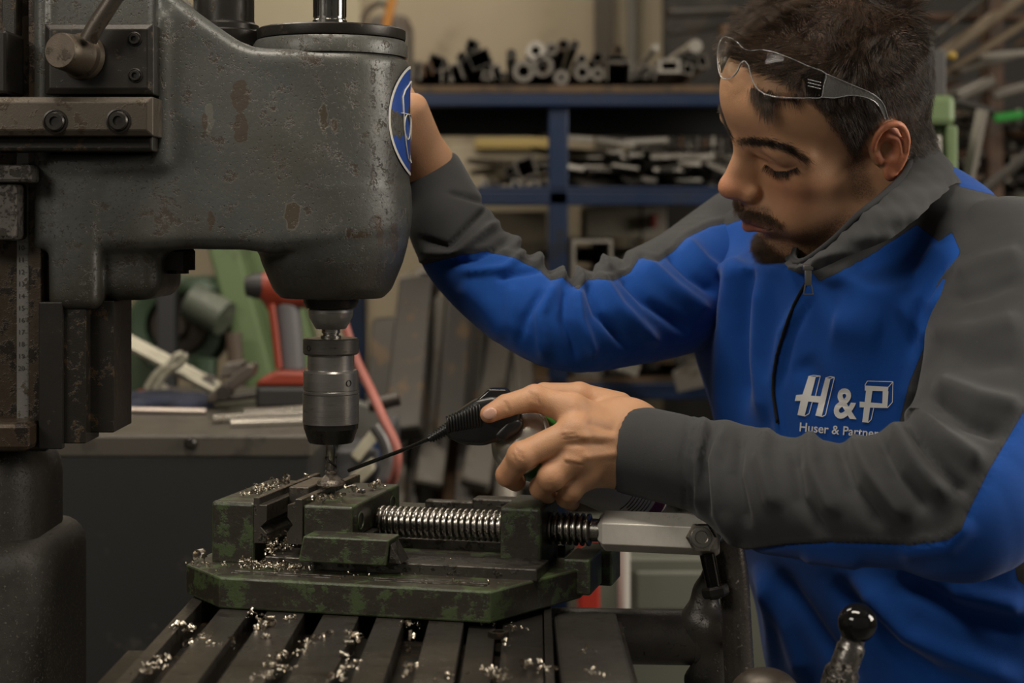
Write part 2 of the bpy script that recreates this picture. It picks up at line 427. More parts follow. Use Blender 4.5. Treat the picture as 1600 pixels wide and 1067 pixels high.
def scatter(V, Q, w, n, rng):
    """n points on quads with vertex weight w; returns positions, normals"""
    T = np.concatenate([Q[:, [0, 1, 2]], Q[:, [0, 2, 3]]]); c = np.cross(V[T[:, 1]] - V[T[:, 0]], V[T[:, 2]] - V[T[:, 0]]); ar = np.linalg.norm(c, axis=1)
    ww = ar * w[T].mean(1); p = ww / ww.sum(); i = rng.choice(len(T), n, p=p)
    a = rng.uniform(size=(n, 2)); f = a.sum(1) > 1; a[f] = 1 - a[f]
    P = V[T[i, 0]] + a[:, :1] * (V[T[i, 1]] - V[T[i, 0]]) + a[:, 1:] * (V[T[i, 2]] - V[T[i, 0]])
    return P, c[i] / (ar[i][:, None] + 1e-12), i
def strands(P, N, D_, L, S=5, droop=None, curl=0.0, rng=RNG, r0=.00007, lift=.0):
    """grow strands from P along D_ (unit), bending from the normal into D_"""
    pts = [P]; cur = P.copy(); n = len(P); jit = rng.normal(size=(n, 3)) * curl
    for k in range(1, S):
        t = k / (S - 1); d = N * (1 - t) * .8 * (1 + lift) + D_ * (.45 + .75 * t) + jit * t
        d /= np.linalg.norm(d, axis=1)[:, None]; cur = cur + d * (L / (S - 1))[:, None]; pts.append(cur)
    R = np.linspace(1, .25, S)[None, :] * r0 * np.ones((n, 1)); return np.stack(pts, 1), R
def hair_mat(name, c1, c2, rough=.38):
    def fn(nt):
        g = ramp(nt, noise(nt, 160, 3), [(.35, (0, 0, 0)), (.65, (1, 1, 1))]); return {'Base Color': mixc(nt, g, c1, c2)}
    return mat(name, c1, rough, 0, fn, Specular_IOR_Level=.35)
def build_head(root, body_parts):
    V, Q = head_mesh(); VW = h2w(V)
    bvh = BVHTree.FromPolygons([tuple(v) for v in VW], [tuple(q) for q in Q])
    L = V * 100; N = normals(V, Q)
    body_parts.append((VW, Q, 'head', L))
    rng = np.random.default_rng(3)
    # ---- hair
    side = np.abs(L[:, 1])
    sd = sd_poly(L[:, [0, 2]], SCALP)
    w = sstep(-sd, -.25, .5); w *= (L[:, 2] > -6.5); ear = (np.abs(L[:, 1]) > 7.35) & (L[:, 2] < 3.6) & (L[:, 0] > -2.6) & (L[:, 0] < 1.4)
    w[ear] = 0
    cr = np.array([-4.5, .8, 11.5])
    n = 30000
    P, Nn, ti = scatter(V, Q, w, n, rng); PL = P * 100
    top = sstep(PL[:, 2], 6.0, 9.5); sdp = sd_poly(PL[:, [0, 2]], SCALP)
    flow = PL - cr; flow[:, 2] *= .25; flow[:, 0] += 1.5 * top; flow /= np.linalg.norm(flow, axis=1)[:, None]
    down = np.array([-.12, 0, -1.0]); flow = flow * top[:, None] + down * (1 - top)[:, None]
    flow += lump(PL, .75, 6, 5) * (.10 + .42 * top[:, None]) + lump(PL, 2.2, 6, 8) * (.10 + .3 * top[:, None])
    flow -= (flow * Nn).sum(1)[:, None] * Nn * .8
    flow += Nn * (.18 + .25 * top[:, None]) * (1 + lump(PL, 1.6, 5, 11)[:, :1])
    flow /= np.linalg.norm(flow, axis=1)[:, None]
    edge = sstep(-sdp, 0, 1.6)
    front = sstep(PL[:, 0], 3.0, 7.5)
    Ln = (.0065 + .006 * edge + .019 * top * (1 - .35 * front)) * rng.uniform(.65, 1.15, n) * (.45 + .55 * sstep(-sdp, -.1, .8))
    S, R = strands(P, Nn, flow, Ln, 6, curl=.10, rng=rng, r0=.00016, lift=-.25)
    # clumping: pull the tips together on the top of the head
    key = np.floor(PL * 1.6).astype(int); kk = key[:, 0] * 10007 + key[:, 1] * 101 + key[:, 2]; u, inv = np.unique(kk, return_inverse=True)
    for s_ in range(1, 6):
        cen = np.stack([np.bincount(inv, S[:, s_, d]) for d in range(3)], 1) / np.bincount(inv)[:, None]
        S[:, s_] += (cen[inv] - S[:, s_]) * (.55 * (s_ / 5) ** 1.5 * top)[:, None]
    hm = hair_mat('dark_brown_hair', (.016, .011, .008), (.075, .047, .030))
    hair = tubes3(h2w(S.reshape(-1, 3)).reshape(S.shape), R, 'hair', hm, root); hair['kind'] = 'stuff'
    # a thin cap under the strands so that no scalp shows
    # fringe falling on to the forehead, brows, lashes, moustache, goatee
    def onto(px, py):
        h, nn, i, d = ray_mesh(bvh, px, py)
        return None if h is None else (np.array(h), np.array(nn))
    def tuft(lines, n, L0, r0, name, material, jit=4, spread=.15, mirror=False, lift=0.0, S_=5):
        Ps, Ns, Ds, Ls = [], [], [], []
        for (x0, y0, x1, y1, dx, dy, wgt, ln) in lines:
            for _ in range(int(n * wgt)):
                t = rng.uniform(); px = x0 + (x1 - x0) * t + rng.normal() * jit; py = y0 + (y1 - y0) * t + rng.normal() * jit
                q = onto(px, py)
                if q is None or abs(q[0][1] - 1.5) > .3: continue
                d = np.array([dx, 0, -dy]) / math.hypot(dx, dy) + rng.normal(size=3) * spread
                d -= (d @ q[1]) * q[1] * .8; d += q[1] * .25
                Ps.append(q[0]); Ns.append(q[1]); Ds.append(d / np.linalg.norm(d)); Ls.append(ln * rng.uniform(.6, 1.15))
        Ps, Ns, Ds, Ls = map(np.array, (Ps, Ns, Ds, Ls))
        if mirror:
            pl = w2h(Ps); nl = Ns @ HM; dl = Ds @ HM; mm = np.array([1, -1, 1])
            Ps = np.vstack([Ps, h2w(pl * mm)]); Ns = np.vstack([Ns, (nl * mm) @ HM.T]); Ds = np.vstack([Ds, (dl * mm) @ HM.T]); Ls = np.concatenate([Ls, Ls])
        G, R_ = strands(Ps, Ns, Ds, Ls * L0, S_, curl=.12, rng=rng, r0=r0, lift=lift)
        o = tubes3(G, R_, name, material, root); o['kind'] = 'stuff'; return o
    tuft([(1176, 138, 1192, 150, .35, 1, .9, 1.1), (1188, 148, 1206, 150, .1, 1, 1.2, 1.3), (1196, 152, 1205, 150, .2, 1, .6, 1.6), (1208, 150, 1250, 152, .3, 1, .6, .7)],
         240, .016, .00014, 'fringe', hm, jit=4, spread=.1, lift=-.6)
    bm_ = hair_mat('eyebrow_hair', (.012, .008, .006), (.03, .018, .011))
    tuft([(1152, 222, 1175, 219, .9, -.25, 1, .8), (1172, 219, 1205, 222, 1, .05, 1.6, 1), (1200, 223, 1236, 233, 1, .35, 1.5, 1), (1232, 233, 1262, 251, 1, .75, .8, .9)], 300, .0068, .0001, 'eyebrows', bm_, jit=3.1, mirror=True, lift=-.7)
    tuft([(1196, 257, 1212, 268, -.5, 1, .5, 1), (1210, 268, 1232, 268, .1, 1, .9, 1), (1230, 267, 1246, 262, .6, .8, .4, .9)], 200, .0075, .00011, 'eyelashes', bm_, jit=.7, mirror=True, lift=-.3)
    be = hair_mat('beard_hair', (.035, .02, .012), (.12, .065, .03))
    tuft([(1150, 326, 1172, 334, -.3, 1, 1, 1), (1168, 331, 1200, 340, .3, 1, 1.6, 1), (1196, 338, 1222, 352, .7, 1, 1.1, 1)], 260, .0075, .0001, 'moustache', be, jit=3.2, mirror=True, lift=-.5)
    tuft([(1180, 378, 1206, 386, -.2, 1, 1, 1), (1186, 392, 1218, 400, 0, 1, 1.8, 1.2), (1192, 404, 1236, 408, .1, 1, 1.4, 1.2), (1225, 405, 1252, 396, .1, 1, .5, .8), (1180, 372, 1190, 392, -.3, 1, .7, 1)], 330, .009, .0001, 'goatee', be, jit=4.2, spread=.4, mirror=True, lift=-.1)
    return bvh
def skin_mesh(parts, root):
    """one body mesh out of the head, the hands and the hidden torso and limbs"""
    Vs, Qs, lip, stub, red = [], [], [], [], []; off = 0
    for V, Q, kind, L in parts:
        Vs.append(V); Qs.append(Q + off); off += len(V)
        a = np.zeros(len(V)); b = np.zeros(len(V)); c = np.zeros(len(V))
        if kind == 'head':
            x, y, z = L.T; ay = np.abs(y)
            up = (z < -4.35 - .35 * sstep(ay, .0, 2.2)); a = sstep(x, 9.2, 9.7) * sstep(z, -6.75, -6.4) * (1 - sstep(z, -4.75, -4.45)) * (1 - sstep(ay, 2.0, 2.5))
            b = sstep(-z, 4.2, 6.0) * sstep(x, 1.5, 4.0) * (1 - a); b = np.maximum(b, sstep(x, 8.8, 9.6) * sstep(-z, 2.9, 3.5) * (1 - sstep(-z, 5, 6)) * (1 - sstep(ay, 2.6, 3.4)))
            b = np.maximum(b, .9 * sstep(x, .5, 1.3) * (1 - sstep(x, 2.3, 3.4)) * sstep(-z, -1, .5) * (1 - sstep(-z, 4, 5.5)) * (ay > 5))
            sc = sstep(-sd_poly(L[:, [0, 2]], SCALP), -.3, .6) * (~((ay > 7.35) & (z < 3.6) & (x > -2.6) & (x < 1.4))); b = np.maximum(b, sc * 1.6)
            c = sstep(ay, 7.1, 7.6) * (z < 4) * (x < 2.2) + .8 * np.exp(-((x - 11.5) ** 2 + y * y + (z + 1.3) ** 2) / 2.2) + .45 * np.exp(-((x - 7.5) ** 2 + (ay - 4.4) ** 2 + (z + 1.3) ** 2) / 5)
        elif kind == 'hand': c = L
        lip.append(a); stub.append(b); red.append(c)
    V = np.vstack(Vs); Q = np.vstack(Qs)
    def fn(nt):
        def at_(n):
            a = nt.nodes.new('ShaderNodeAttribute'); a.attribute_name = n; return a.outputs['Fac']
        base = mixc(nt, noise(nt, 22, 4), (.42, .222, .118), (.53, .295, .165))
        base = mixc(nt, math_(nt, 'MULTIPLY', at_('red'), .75), base, (.50, .16, .085))
        base = mixc(nt, math_(nt, 'MULTIPLY', at_('lip'), .75), base, (.30, .085, .06))
        sp = ramp(nt, noise(nt, 900, 2, .5), [(.42, (0, 0, 0)), (.6, (1, 1, 1))])
        base = mixc(nt, math_(nt, 'MULTIPLY', at_('stub'), math_(nt, 'MULTIPLY_ADD', sp, .35, .38)), base, (.035, .022, .016))
        f = math_(nt, 'MULTIPLY_ADD', noise(nt, 420, 3, .6), .6, noise(nt, 1400, 2))
        return {'Base Color': base, 'Normal': bump(nt, f, .4, .0008), 'Roughness': math_(nt, 'MULTIPLY_ADD', noise(nt, 60, 3), .2, .36)}
    sk = mat('skin', (.48, .25, .14), .45, 0, fn, Subsurface_Weight=.12, Subsurface_Scale=.004, Specular_IOR_Level=.4)
    me = np_mesh('body', V, Q, sk); attr(me, 'lip', np.concatenate(lip)); attr(me, 'stub', np.concatenate(stub)); attr(me, 'red', np.concatenate(red))
    o = link('body', me, root); return o
def build_goggles(root_unused, bvh):
    root = empty('safety_glasses', h2w([.06, 0, .10])); tag(root, 'clear plastic safety glasses pushed up on the forehead of the worker', 'glasses')
    gl = mat('clear_plastic', (.93, .95, .95), .04, 0, None, Transmission_Weight=1.0, IOR=1.22, Alpha=1.0)
    rimm = mat('clear_rim', (.75, .77, .77), .08, 0, None, Transmission_Weight=.75, IOR=1.45, Specular_IOR_Level=.9)
    c = np.array([-.2, 0, 4.9]); r = np.array([10.6, 8.35, 9.3])
    def wrap(px, py, off=0.0):
        o = w2h([0, 0, CZ]) * 100; d = w2h(np.array([(px - 800) / FP, 1, CZ - (py - HOR) / FP])) * 100 - o; d = d / np.linalg.norm(d)
        rr = r + off; oo = (o - c) / rr; dd = d / rr; A = dd @ dd; B = oo @ dd; Cc = oo @ oo - 1; disc = B * B - A * Cc
        t = (-B - math.sqrt(disc)) / A if disc > 0 else -B / A
        return h2w((o + t * d) / 100)
    outl = [(1121, 86), (1124, 67), (1131, 58), (1142, 60), (1152, 66), (1162, 76), (1175, 79), (1190, 78), (1210, 82), (1235, 91), (1262, 103), (1290, 115), (1287, 134), (1283, 152), (1262, 153), (1230, 153), (1205, 150), (1190, 144), (1180, 134), (1174, 120), (1170, 104), (1166, 98), (1161, 96), (1156, 101), (1151, 112), (1144, 120), (1134, 124), (1126, 119), (1122, 104)]
    oc = np.array(catmull(outl + [outl[0]], 4))[:-1]
    def sheet(poly, step, name, material, th):
        poly = np.array(poly, float); lo = poly.min(0) - step; hi = poly.max(0) + step
        xs = np.arange(lo[0], hi[0], step); ys = np.arange(lo[1], hi[1], step); G = np.stack(np.meshgrid(xs, ys, indexing='ij'), -1)
        nx, ny = len(xs), len(ys); P = G.reshape(-1, 2); sd = sd_poly(P, poly)
        # snap points just outside the outline to it
        near = (sd > 0) & (sd < step * 1.5)
        for i in np.where(near)[0]:
            best = None
            for a, b in zip(poly, np.roll(poly, -1, 0)):
                ab = b - a; t = np.clip((P[i] - a) @ ab / (ab @ ab + 1e-9), 0, 1); q = a + t * ab; dd = np.linalg.norm(q - P[i])
                if best is None or dd < best[0]: best = (dd, q)
            P[i] = best[1]
        ok = sd < step * 1.5; ids = np.arange(nx * ny).reshape(nx, ny); F = []
        for i in range(nx - 1):
            for j in range(ny - 1):
                q = [ids[i, j], ids[i + 1, j], ids[i + 1, j + 1], ids[i, j + 1]]
                if all(ok[k] for k in q) and any(sd[k] < 0 for k in q): F.append(q)
        used = np.unique(F); remap = -np.ones(nx * ny, int); remap[used] = np.arange(len(used)); F = remap[np.array(F)]
        V0 = np.array([wrap(*P[k]) for k in used]); V1 = np.array([wrap(*P[k], off=-th) for k in used])
        # keep matching thickness: push inwards along the head normal instead
        Nn = normals(V0, F); cc = h2w(c / 100); s = np.sign(((V0 - cc) * Nn).sum(1)); Nn *= s[:, None]; V1 = V0 - Nn * th / 100
        me = bmesh.new(); a = [me.verts.new(v) for v in V0]; b = [me.verts.new(v) for v in V1]
        for q in F:
            try: me.faces.new([a[k] for k in q]); me.faces.new([b[k] for k in q][::-1])
            except ValueError: pass
        be = [e for e in me.edges if len(e.link_faces) == 1]; ed = {}
        ia = {v: k for k, v in enumerate(a)}; 
        for e in be:
            if e.verts[0] in ia and e.verts[1] in ia:
                i, j = ia[e.verts[0]], ia[e.verts[1]]
                try: me.faces.new((a[i], b[i], b[j], a[j]))
                except ValueError: pass
        bmesh.ops.recalc_face_normals(me, faces=me.faces[:]); m2 = D.meshes.new(name); me.to_mesh(m2); me.free()
        m2.materials.append(material); m2.polygons.foreach_set('use_smooth', np.full(len(m2.polygons), True))
        return link(name, m2, root)
    lens = sheet(oc, 4, 'lens', gl, .16)
    MB().tube([wrap(*p) for p in oc], .00055, 8, closed=True).build('rim', rimm, lens, smooth=180)
    up = catmull([(1290, 115), (1330, 132), (1362, 146), (1380, 162), (1388, 186)], 5); dn = catmull([(1384, 187), (1372, 164), (1355, 153), (1330, 149), (1305, 153), (1283, 152)], 5)
    arm = sheet(np.array([tuple(p) for p in up + dn]), 3, 'temple_arm', mat('smoke_plastic', (.42, .41, .40), .12, 0, None, Transmission_Weight=.75, IOR=1.3), .15)
    MB().tube([wrap(*p, off=.03) for p in up], .0004, 6).tube([wrap(*p, off=.03) for p in dn], .0004, 6).build('rim', rimm, arm, smooth=180)
    for yy in (124, 129, 134): MB().tube([wrap(1262, yy, .1), wrap(1272, yy + 2.5, .12), wrap(1283, yy + 5, .1)], .0005, 6).build('hinge_rib', rimm, arm, smooth=180)
    # far arm, mirrored
    ml = lambda p: h2w(w2h(p) * np.array([1, -1, 1]))
    m = MB()
    A = [ml(wrap(*p, off=.03)) for p in up]; B = [ml(wrap(*p, off=.03)) for p in dn[::-1]]
    m.tube([(Vector(a) + Vector(b)) / 2 for a, b in zip(A, B)], [max(.0012, (Vector(a) - Vector(b)).length * .45) for a, b in zip(A, B)], 10, flat=(.12, 1)).build('temple_arm', arm.data.materials[0], root, smooth=60)
    return root
# ------------------------------------------------------------------ person: clothes, arms, hands
ZL = lambda z: z + CZ
def brush(V, N, lines, px_sel=None):
    """sculpting strokes given by their run over the surface: (polyline, width_px, height_m)"""
    P = proj(V); H = np.zeros(len(V))
    for poly, w, a in lines:
        d, t = seg_dist(P, poly); e = np.exp(-(d / (w * 1.12)) ** 2) * (np.clip(np.minimum(t, 1 - t) * 6 + .15, 0, 1)); H += 1.3 * a * e
    return H
def fabric(name, blue, grey, seam=True):
    def fn(nt):
        a = nt.nodes.new('ShaderNodeAttribute'); a.attribute_name = 'panel'; p = a.outputs['Fac']
        pn = math_(nt, 'GREATER_THAN', p, 0.0)
        n1 = noise(nt, 700, 3, .7); n2 = noise(nt, 35, 3)
        var = math_(nt, 'MULTIPLY_ADD', n2, .35, .82)
        c = mixc(nt, pn, blue, grey)
        st = math_(nt, 'SUBTRACT', 1.0, math_(nt, 'SMOOTH_MIN', 1.0, math_(nt, 'MULTIPLY', math_(nt, 'ABSOLUTE', p), .9), .3))
        c = mixc(nt, math_(nt, 'MULTIPLY', st, .7), c, (.012, .012, .014))
        c = mixc(nt, ramp(nt, n1, [(.68, (0, 0, 0)), (.8, (1, 1, 1))]), c, mixc(nt, .12, c, (1, 1, 1)))
        c2 = nt.nodes.new('ShaderNodeVectorMath'); c2.operation = 'SCALE'; nt.links.new(c, c2.inputs[0]); nt.links.new(var, c2.inputs['Scale'])
        h = math_(nt, 'MULTIPLY_ADD', n1, .6, noise(nt, 2600, 2))
        return {'Base Color': c2.outputs[0], 'Normal': bump(nt, h, .35, .0006)}
    return mat(name, blue, .85, 0, fn, Sheen_Weight=.12, Sheen_Roughness=.4, Specular_IOR_Level=.25)
BLUE, GREY = (.005, .060, .29), (.040, .041, .043)
def sleeve(pts, rs, strokes, panel_poly, name, material, parent, h=.0032, flat=None, extra=None, wr=None, hollow_end=True):
    """pts: list of (px,py,Y); rs radii in m"""
    W_ = [np.array(at(*p)) for p in pts]; W_ = catmull(W_, 5); rr = [float(r[0]) for r in catmull([[r] for r in rs], 5)]
    lo = np.min(W_, 0) - .11; hi = np.max(W_, 0) + .11
    s = SDF(lo, hi, h); s.chain(W_, rr, 0)
    if extra: extra(s)
    # open cuff: hollow the end where the hand comes out
    a, b = W_[-1], W_[-3]; d = (a - b) / np.linalg.norm(a - b)
    s.cap(a - d * .012, a + d * .08, rr[-1] - .0065, rr[-1] - .0065, .003, 's')
    s.put(lambda X, Y, Z: -((X - a[0]) * d[0] + (Y - a[1]) * d[1] + (Z - a[2]) * d[2]), a - .1, a + .1, .002, 's')
    V, Q = s.mesh(2, .5); N = normals(V, Q)
    line = np.array(W_); dist, t = seg_dist(V, line)
    H = brush(V, N, strokes)
    if wr:
        for (t0, t1, f, amp, tilt, sd) in wr:
            r = np.random.default_rng(sd); wv = np.zeros(len(V)); ang = np.arctan2(V[:, 2] - np.interp(t, np.linspace(0, 1, len(line)), line[:, 2]), V[:, 1] - np.interp(t, np.linspace(0, 1, len(line)), line[:, 1]))
            lm = lump(V, 18, 5, sd)[:, 0]
            wv = np.sin(f * t * 6.283 + tilt * np.sin(ang + sd) + 1.3 * lm)
            m = sstep(t, t0, t0 + .06) * (1 - sstep(t, t1 - .06, t1)); H += amp * m * (np.abs(wv) ** .8 * np.sign(wv)) * (.55 + .45 * lump(V, 25, 4, sd + 3)[:, 0])
    cuff = dist < 1e9
    V = V + N * H[:, None]
    P = proj(V); pn = -sd_poly(P, panel_poly) if panel_poly is not None else np.ones(len(V)) * 9
    # seams are pressed in, with a small roll beside them
    V = V - N * (.0016 * np.exp(-(pn / 2.2) ** 2))[:, None] + N * (.0012 * np.exp(-((pn - 6) / 4) ** 2))[:, None]
    me = np_mesh(name, V, Q, material); attr(me, 'panel', pn)
    return link(name, me, parent), line, rr
def build_person():
    root = empty('person', (.42, 1.66, 0)); tag(root, 'person with short dark hair in a blue and grey jacket, holding a spray can', 'person')
    parts = []
    bvh = build_head(root, parts)
    # ---- near (left) hand closed round the can
    C = lambda px, py, Y: np.array(at(px, py, Y))
    h = SDF(C(740, 830, 1.38) - np.array([0, 0, 0]), C(1080, 580, 1.38) * np.array([1, 0, 1]) + np.array([.02, 1.53, 0.01]), .0013)
    wr_ = C(985, 700, 1.445)
    mcp = [C(893, 640, 1.425), C(898, 675, 1.410), C(903, 712, 1.408), (C(912, 742, 1.418))]
    for m, r0, r1 in zip(mcp, (.0165, .0165, .0155, .014), (.0135, .0135, .0125, .0115)): h.cap(wr_ + (m - mcp[1]) * .45, m, r0 + .002, r1, .012)
    h.cap(C(1060, 705, 1.47), wr_, .027, .024, .02); h.ell(C(975, 690, 1.447), (.030, .019, .031), .015)
    h.ell(C(975, 665, 1.452), (.028, .02, .022), .015)
    idx = [mcp[0], C(836, 622, 1.428), C(790, 634, 1.418), C(764, 647, 1.412)]
    mid = [mcp[1], C(815, 712, 1.400), C(793, 742, 1.412), C(806, 752, 1.434)]
    rng_ = [mcp[2], C(861, 745, 1.402), C(845, 762, 1.418), C(856, 772, 1.440)]
    pky = [mcp[3], C(892, 766, 1.412), C(884, 778, 1.428), C(893, 785, 1.446)]
    thb = [C(965, 640, 1.468), C(905, 619, 1.468), C(850, 617, 1.466), C(812, 630, 1.462)]
    for ch, rs in ((idx, (.0125, .0108, .0094, .0075)), (mid, (.0125, .0112, .0098, .0085)), (rng_, (.012, .0108, .0095, .008)), (pky, (.0105, .0092, .0082, .007)), (thb, (.0155, .0115, .0105, .0085))):
        for i in range(3):
            k = .005 if i == 0 else .0015
            h.cap(ch[i], ch[i + 1], rs[i], rs[i + 1] if i else rs[i + 1], k)
        h.ell(ch[1] + np.array([0, -.002, 0]), (rs[1] * 1.05,) * 3, .003)      # knuckle
    for m in mcp: h.ell(m + np.array([0, -.004, .001]), (.009, .008, .009), .01)
    V, Q = h.mesh(2, .45); N = normals(V, Q)
    # creases over the knuckles, tendons and a vein
    st = []
    for (x, y) in ((828, 618), (834, 621), (840, 624), (789, 633), (793, 635), (809, 708), (815, 712), (803, 716)): st.append(([(x - 2, y - 8), (x + 3, y + 8)], 1.7, -.0005))
    st += [([(905, 645), (960, 662)], 7, .0010), ([(905, 680), (965, 684)], 6, .0013), ([(908, 715), (966, 708)], 6, .0012), ([(875, 676), (925, 686)], 5, .0008), ([(880, 694), (950, 694)], 4, -.0009), ([(915, 660), (962, 676)], 4, -.0007),
           ([(880, 716), (910, 722)], 5, .001), ([(876, 680), (902, 678)], 2, -.0007), ([(878, 686), (906, 683)], 2, -.0006), ([(880, 721), (912, 727)], 2, -.0006)]
    V = V + N * brush(V, N, st)[:, None]
    red = np.zeros(len(V))
    for c_, r_ in ((idx[3], .010), (idx[1], .009), (mid[1], .010), (mcp[0], .01), (mcp[1], .01), (mcp[2], .01), (rng_[1], .01), (mid[2], .012)): red += .5 * np.exp(-((V - c_) ** 2).sum(1) / r_ ** 2)
    parts.append((V, Q, 'hand', np.clip(red, 0, 1)))
    # ---- far (right) hand, gripping behind the drill head
    h = SDF((-.30, 1.53, CZ + .00), (-.05, 1.72, CZ + .15), .0016)
    w2 = C(668, 268, 1.63); m2 = [C(646, 168, 1.590), C(632, 180, 1.586), C(622, 198, 1.585), C(618, 216, 1.589)]
    for m, r in zip(m2, (.0135, .0135, .0125, .0115)): h.cap(w2 + (m - m2[1]) * .3, m, .02, r, .012)
    h.cap(C(700, 330, 1.64), w2, .026, .0235, .02)
    L4 = ((.040, .026, .020), (.044, .029, .021), (.040, .027, .020), (.031, .02, .018))
    for m, ls, zz in zip(m2, L4, (.012, .005, -.003, -.011)):
        p = m.copy(); ds = [np.array([-.97, -.03, .15 + zz * 8]), np.array([-.99, -.06, zz * 6]), np.array([-.98, -.10, zz * 4])]; r = .0105
        for d_, l_ in zip(ds, ls):
            q = p + d_ / np.linalg.norm(d_) * l_; h.cap(p, q, r, r - .0012, .003); p = q; r -= .0012
    t0 = w2 + np.array([-.008, .0, .012]); q = C(628, 150, 1.628); h.cap(t0, q, .016, .012, .01); h.cap(q, q + np.array([-.026, -.014, .018]), .0115, .0095, .003); h.cap(q + np.array([-.026, -.014, .018]), q + np.array([-.046, -.024, .026]), .0095, .008, .003)
    V2, Q2 = h.mesh(2, .45); parts.append((V2, Q2, 'hand', np.zeros(len(V2))))
    # ---- hidden trunk, arms and legs, so that the figure is whole
    S1, S2 = C(1552, 425, 1.47), C(1140, 395, 1.76); hip = np.array([.47, 1.70, ZL(-.48)]); chest = (S1 + S2) / 2 + np.array([.03, .03, -.06])
    b = SDF((-.16, 1.18, .02), (.78, 2.0, CZ + .13), .009)
    b.chain([chest + (S1 - chest) * .55, chest, chest + (S2 - chest) * .55], [.07, .10, .07], .05); b.chain([chest, (chest + hip) / 2, hip], [.10, .095, .10], .05)
    b.cap(h2w([-.04, 0, -.13]), chest, .04, .06, .03)
    b.chain([S1, C(1520, 775, 1.33), C(1290, 780, 1.355), C(1200, 771, 1.39), C(1140, 742, 1.42), C(1090, 726, 1.425), wr_ + np.array([.02, .005, 0])], [.04, .03, .024, .022, .021, .020, .020], .0)
    b.chain([S2, C(1070, 455, 1.69), C(980, 485, 1.62), C(885, 505, 1.56), C(800, 462, 1.575), C(735, 405, 1.60), C(690, 318, 1.628)], [.04, .036, .03, .026, .024, .023, .022], .0)
    for sx in (-1, 1):
        hp = hip + np.array([-.05 * sx, .07 * sx, -.03]); kn = np.array([hp[0] + .0, hp[1] + .02 * sx, .50]); an = np.array([hp[0] + .04, hp[1] + .05 * sx, .10])
        b.chain([hp, kn, an], [.085, .055, .04], .03)
    Vb, Qb = b.mesh(1); parts.append((Vb, Qb, 'trunk', None))
    skin_mesh(parts, root)
    # nails
    nail = mat('nail', (.62, .36, .27), .28)
    m = MB(); m.sphere((0, 0, 0), 1, 16, 10, (.0062, .0012, .0046)); o = m.build('finger_nail', nail, root, smooth=180, world=True)
    o.location = C(765, 646, 1.4045); o.rotation_euler = (0, math.radians(-22), math.radians(-12))
    # ---- trousers and shoes (below the frame)
    tr = SDF((.2, 1.4, .05), (.75, 1.98, ZL(-.42)), .008); tr.ell(hip + np.array([0, 0, 0]), (.18, .14, .14), .03)
    for sx in (-1, 1):
        hp = hip + np.array([-.05 * sx, .07 * sx, -.03]); kn = np.array([hp[0] + .0, hp[1] + .02 * sx, .50]); an = np.array([hp[0] + .04, hp[1] + .05 * sx, .10]); tr.chain([hp, kn, an], [.105, .075, .062], .03)
    V_, Q_ = tr.mesh(2); link('trousers', np_mesh('trousers', V_, Q_, mat('dark_work_cloth', (.02, .022, .028), .85)), root)
    for sx in (-1, 1):
        hp = hip + np.array([-.05 * sx, .07 * sx, -.03]); an = np.array([hp[0] + .04, hp[1] + .05 * sx, .10])
        s = SDF(an - np.array([.26, .1, .12]), an + np.array([.12, .1, .06]), .005); s.cap(an + np.array([.0, 0, -.03]), an + np.array([.0, 0, .02]), .045, .042, 0); s.cap(an + np.array([0, 0, -.055]), an + np.array([-.16, 0, -.062]), .045, .038, .02)
        s.put(lambda X, Y, Z: Z, an - .3, an + .3, 0, 's') if False else None
        V_, Q_ = s.mesh(2); V_[:, 2] = np.maximum(V_[:, 2], .002); link('work_shoe', np_mesh('shoe', V_, Q_, mat('black_leather', (.015, .014, .013), .5)), root)
    # ---- jacket
    fm = fabric('jacket_cloth', BLUE, GREY); fg = fabric('rib_cloth', GREY, GREY)
    ax = (S2 - S1); ax[2] = 0; ax /= np.linalg.norm(ax); fc = np.array([-ax[1], ax[0], 0]); fc = fc if fc[0] < 0 else -fc
    neck = C(1385, 335, 1.60)
    j = SDF((.12, 1.28, ZL(-.56)), (.76, 2.02, ZL(.10)), .0042)
    cz0, cz1 = ZL(-.56), ZL(.05)
    ctop = (S1 + S2) / 2 + np.array([.02, .02, 0]); 
    def torso(X, Y, Z):
        t = (Z - ZL(-.04)) / -.48                                 # 0 at the chest, 1 at the hip
        cx = ctop[0] + .075 * t + .03 * t * t; cy = ctop[1] + .03 * t
        dx, dy = X - cx, Y - cy; w = dx * ax[0] + dy * ax[1]; f = dx * fc[0] + dy * fc[1]
        rw = .205 - .02 * np.clip(t, 0, 1) ; rf = .128 + .012 * np.clip(np.sin(np.clip(t, 0, 1) * 3.14), 0, 1)
        q = ((np.abs(w) / rw) ** 2.4 + (np.abs(f) / rf) ** 2.4 + 1e-9) ** (1 / 2.4)
        side = (q - 1) * rf
        topz = ZL(-.005) - .35 * np.maximum(np.abs(w) - .06, 0) - .25 * np.maximum(f, 0)
        return np.maximum(side, (Z - topz) * .9)
    j.put(torso, (.1, 1.2, ZL(-.56)), (.8, 2.1, ZL(.05)), 0)
    j.chain([neck + np.array([.02, 0, -.035]), S1 + np.array([.015, .0, -.025])], [.078, .066], .03)
    j.chain([neck + np.array([.02, 0, -.035]), S2 + np.array([0, 0, -.012])], [.078, .066], .03)
    j.ell(C(1455, 413, 1.66), (.10, .12, .066), .05)
    V, Q = j.mesh(3, .5); N = normals(V, Q); P = proj(V)
    front = sstep(-N[:, 1], -.1, .3)
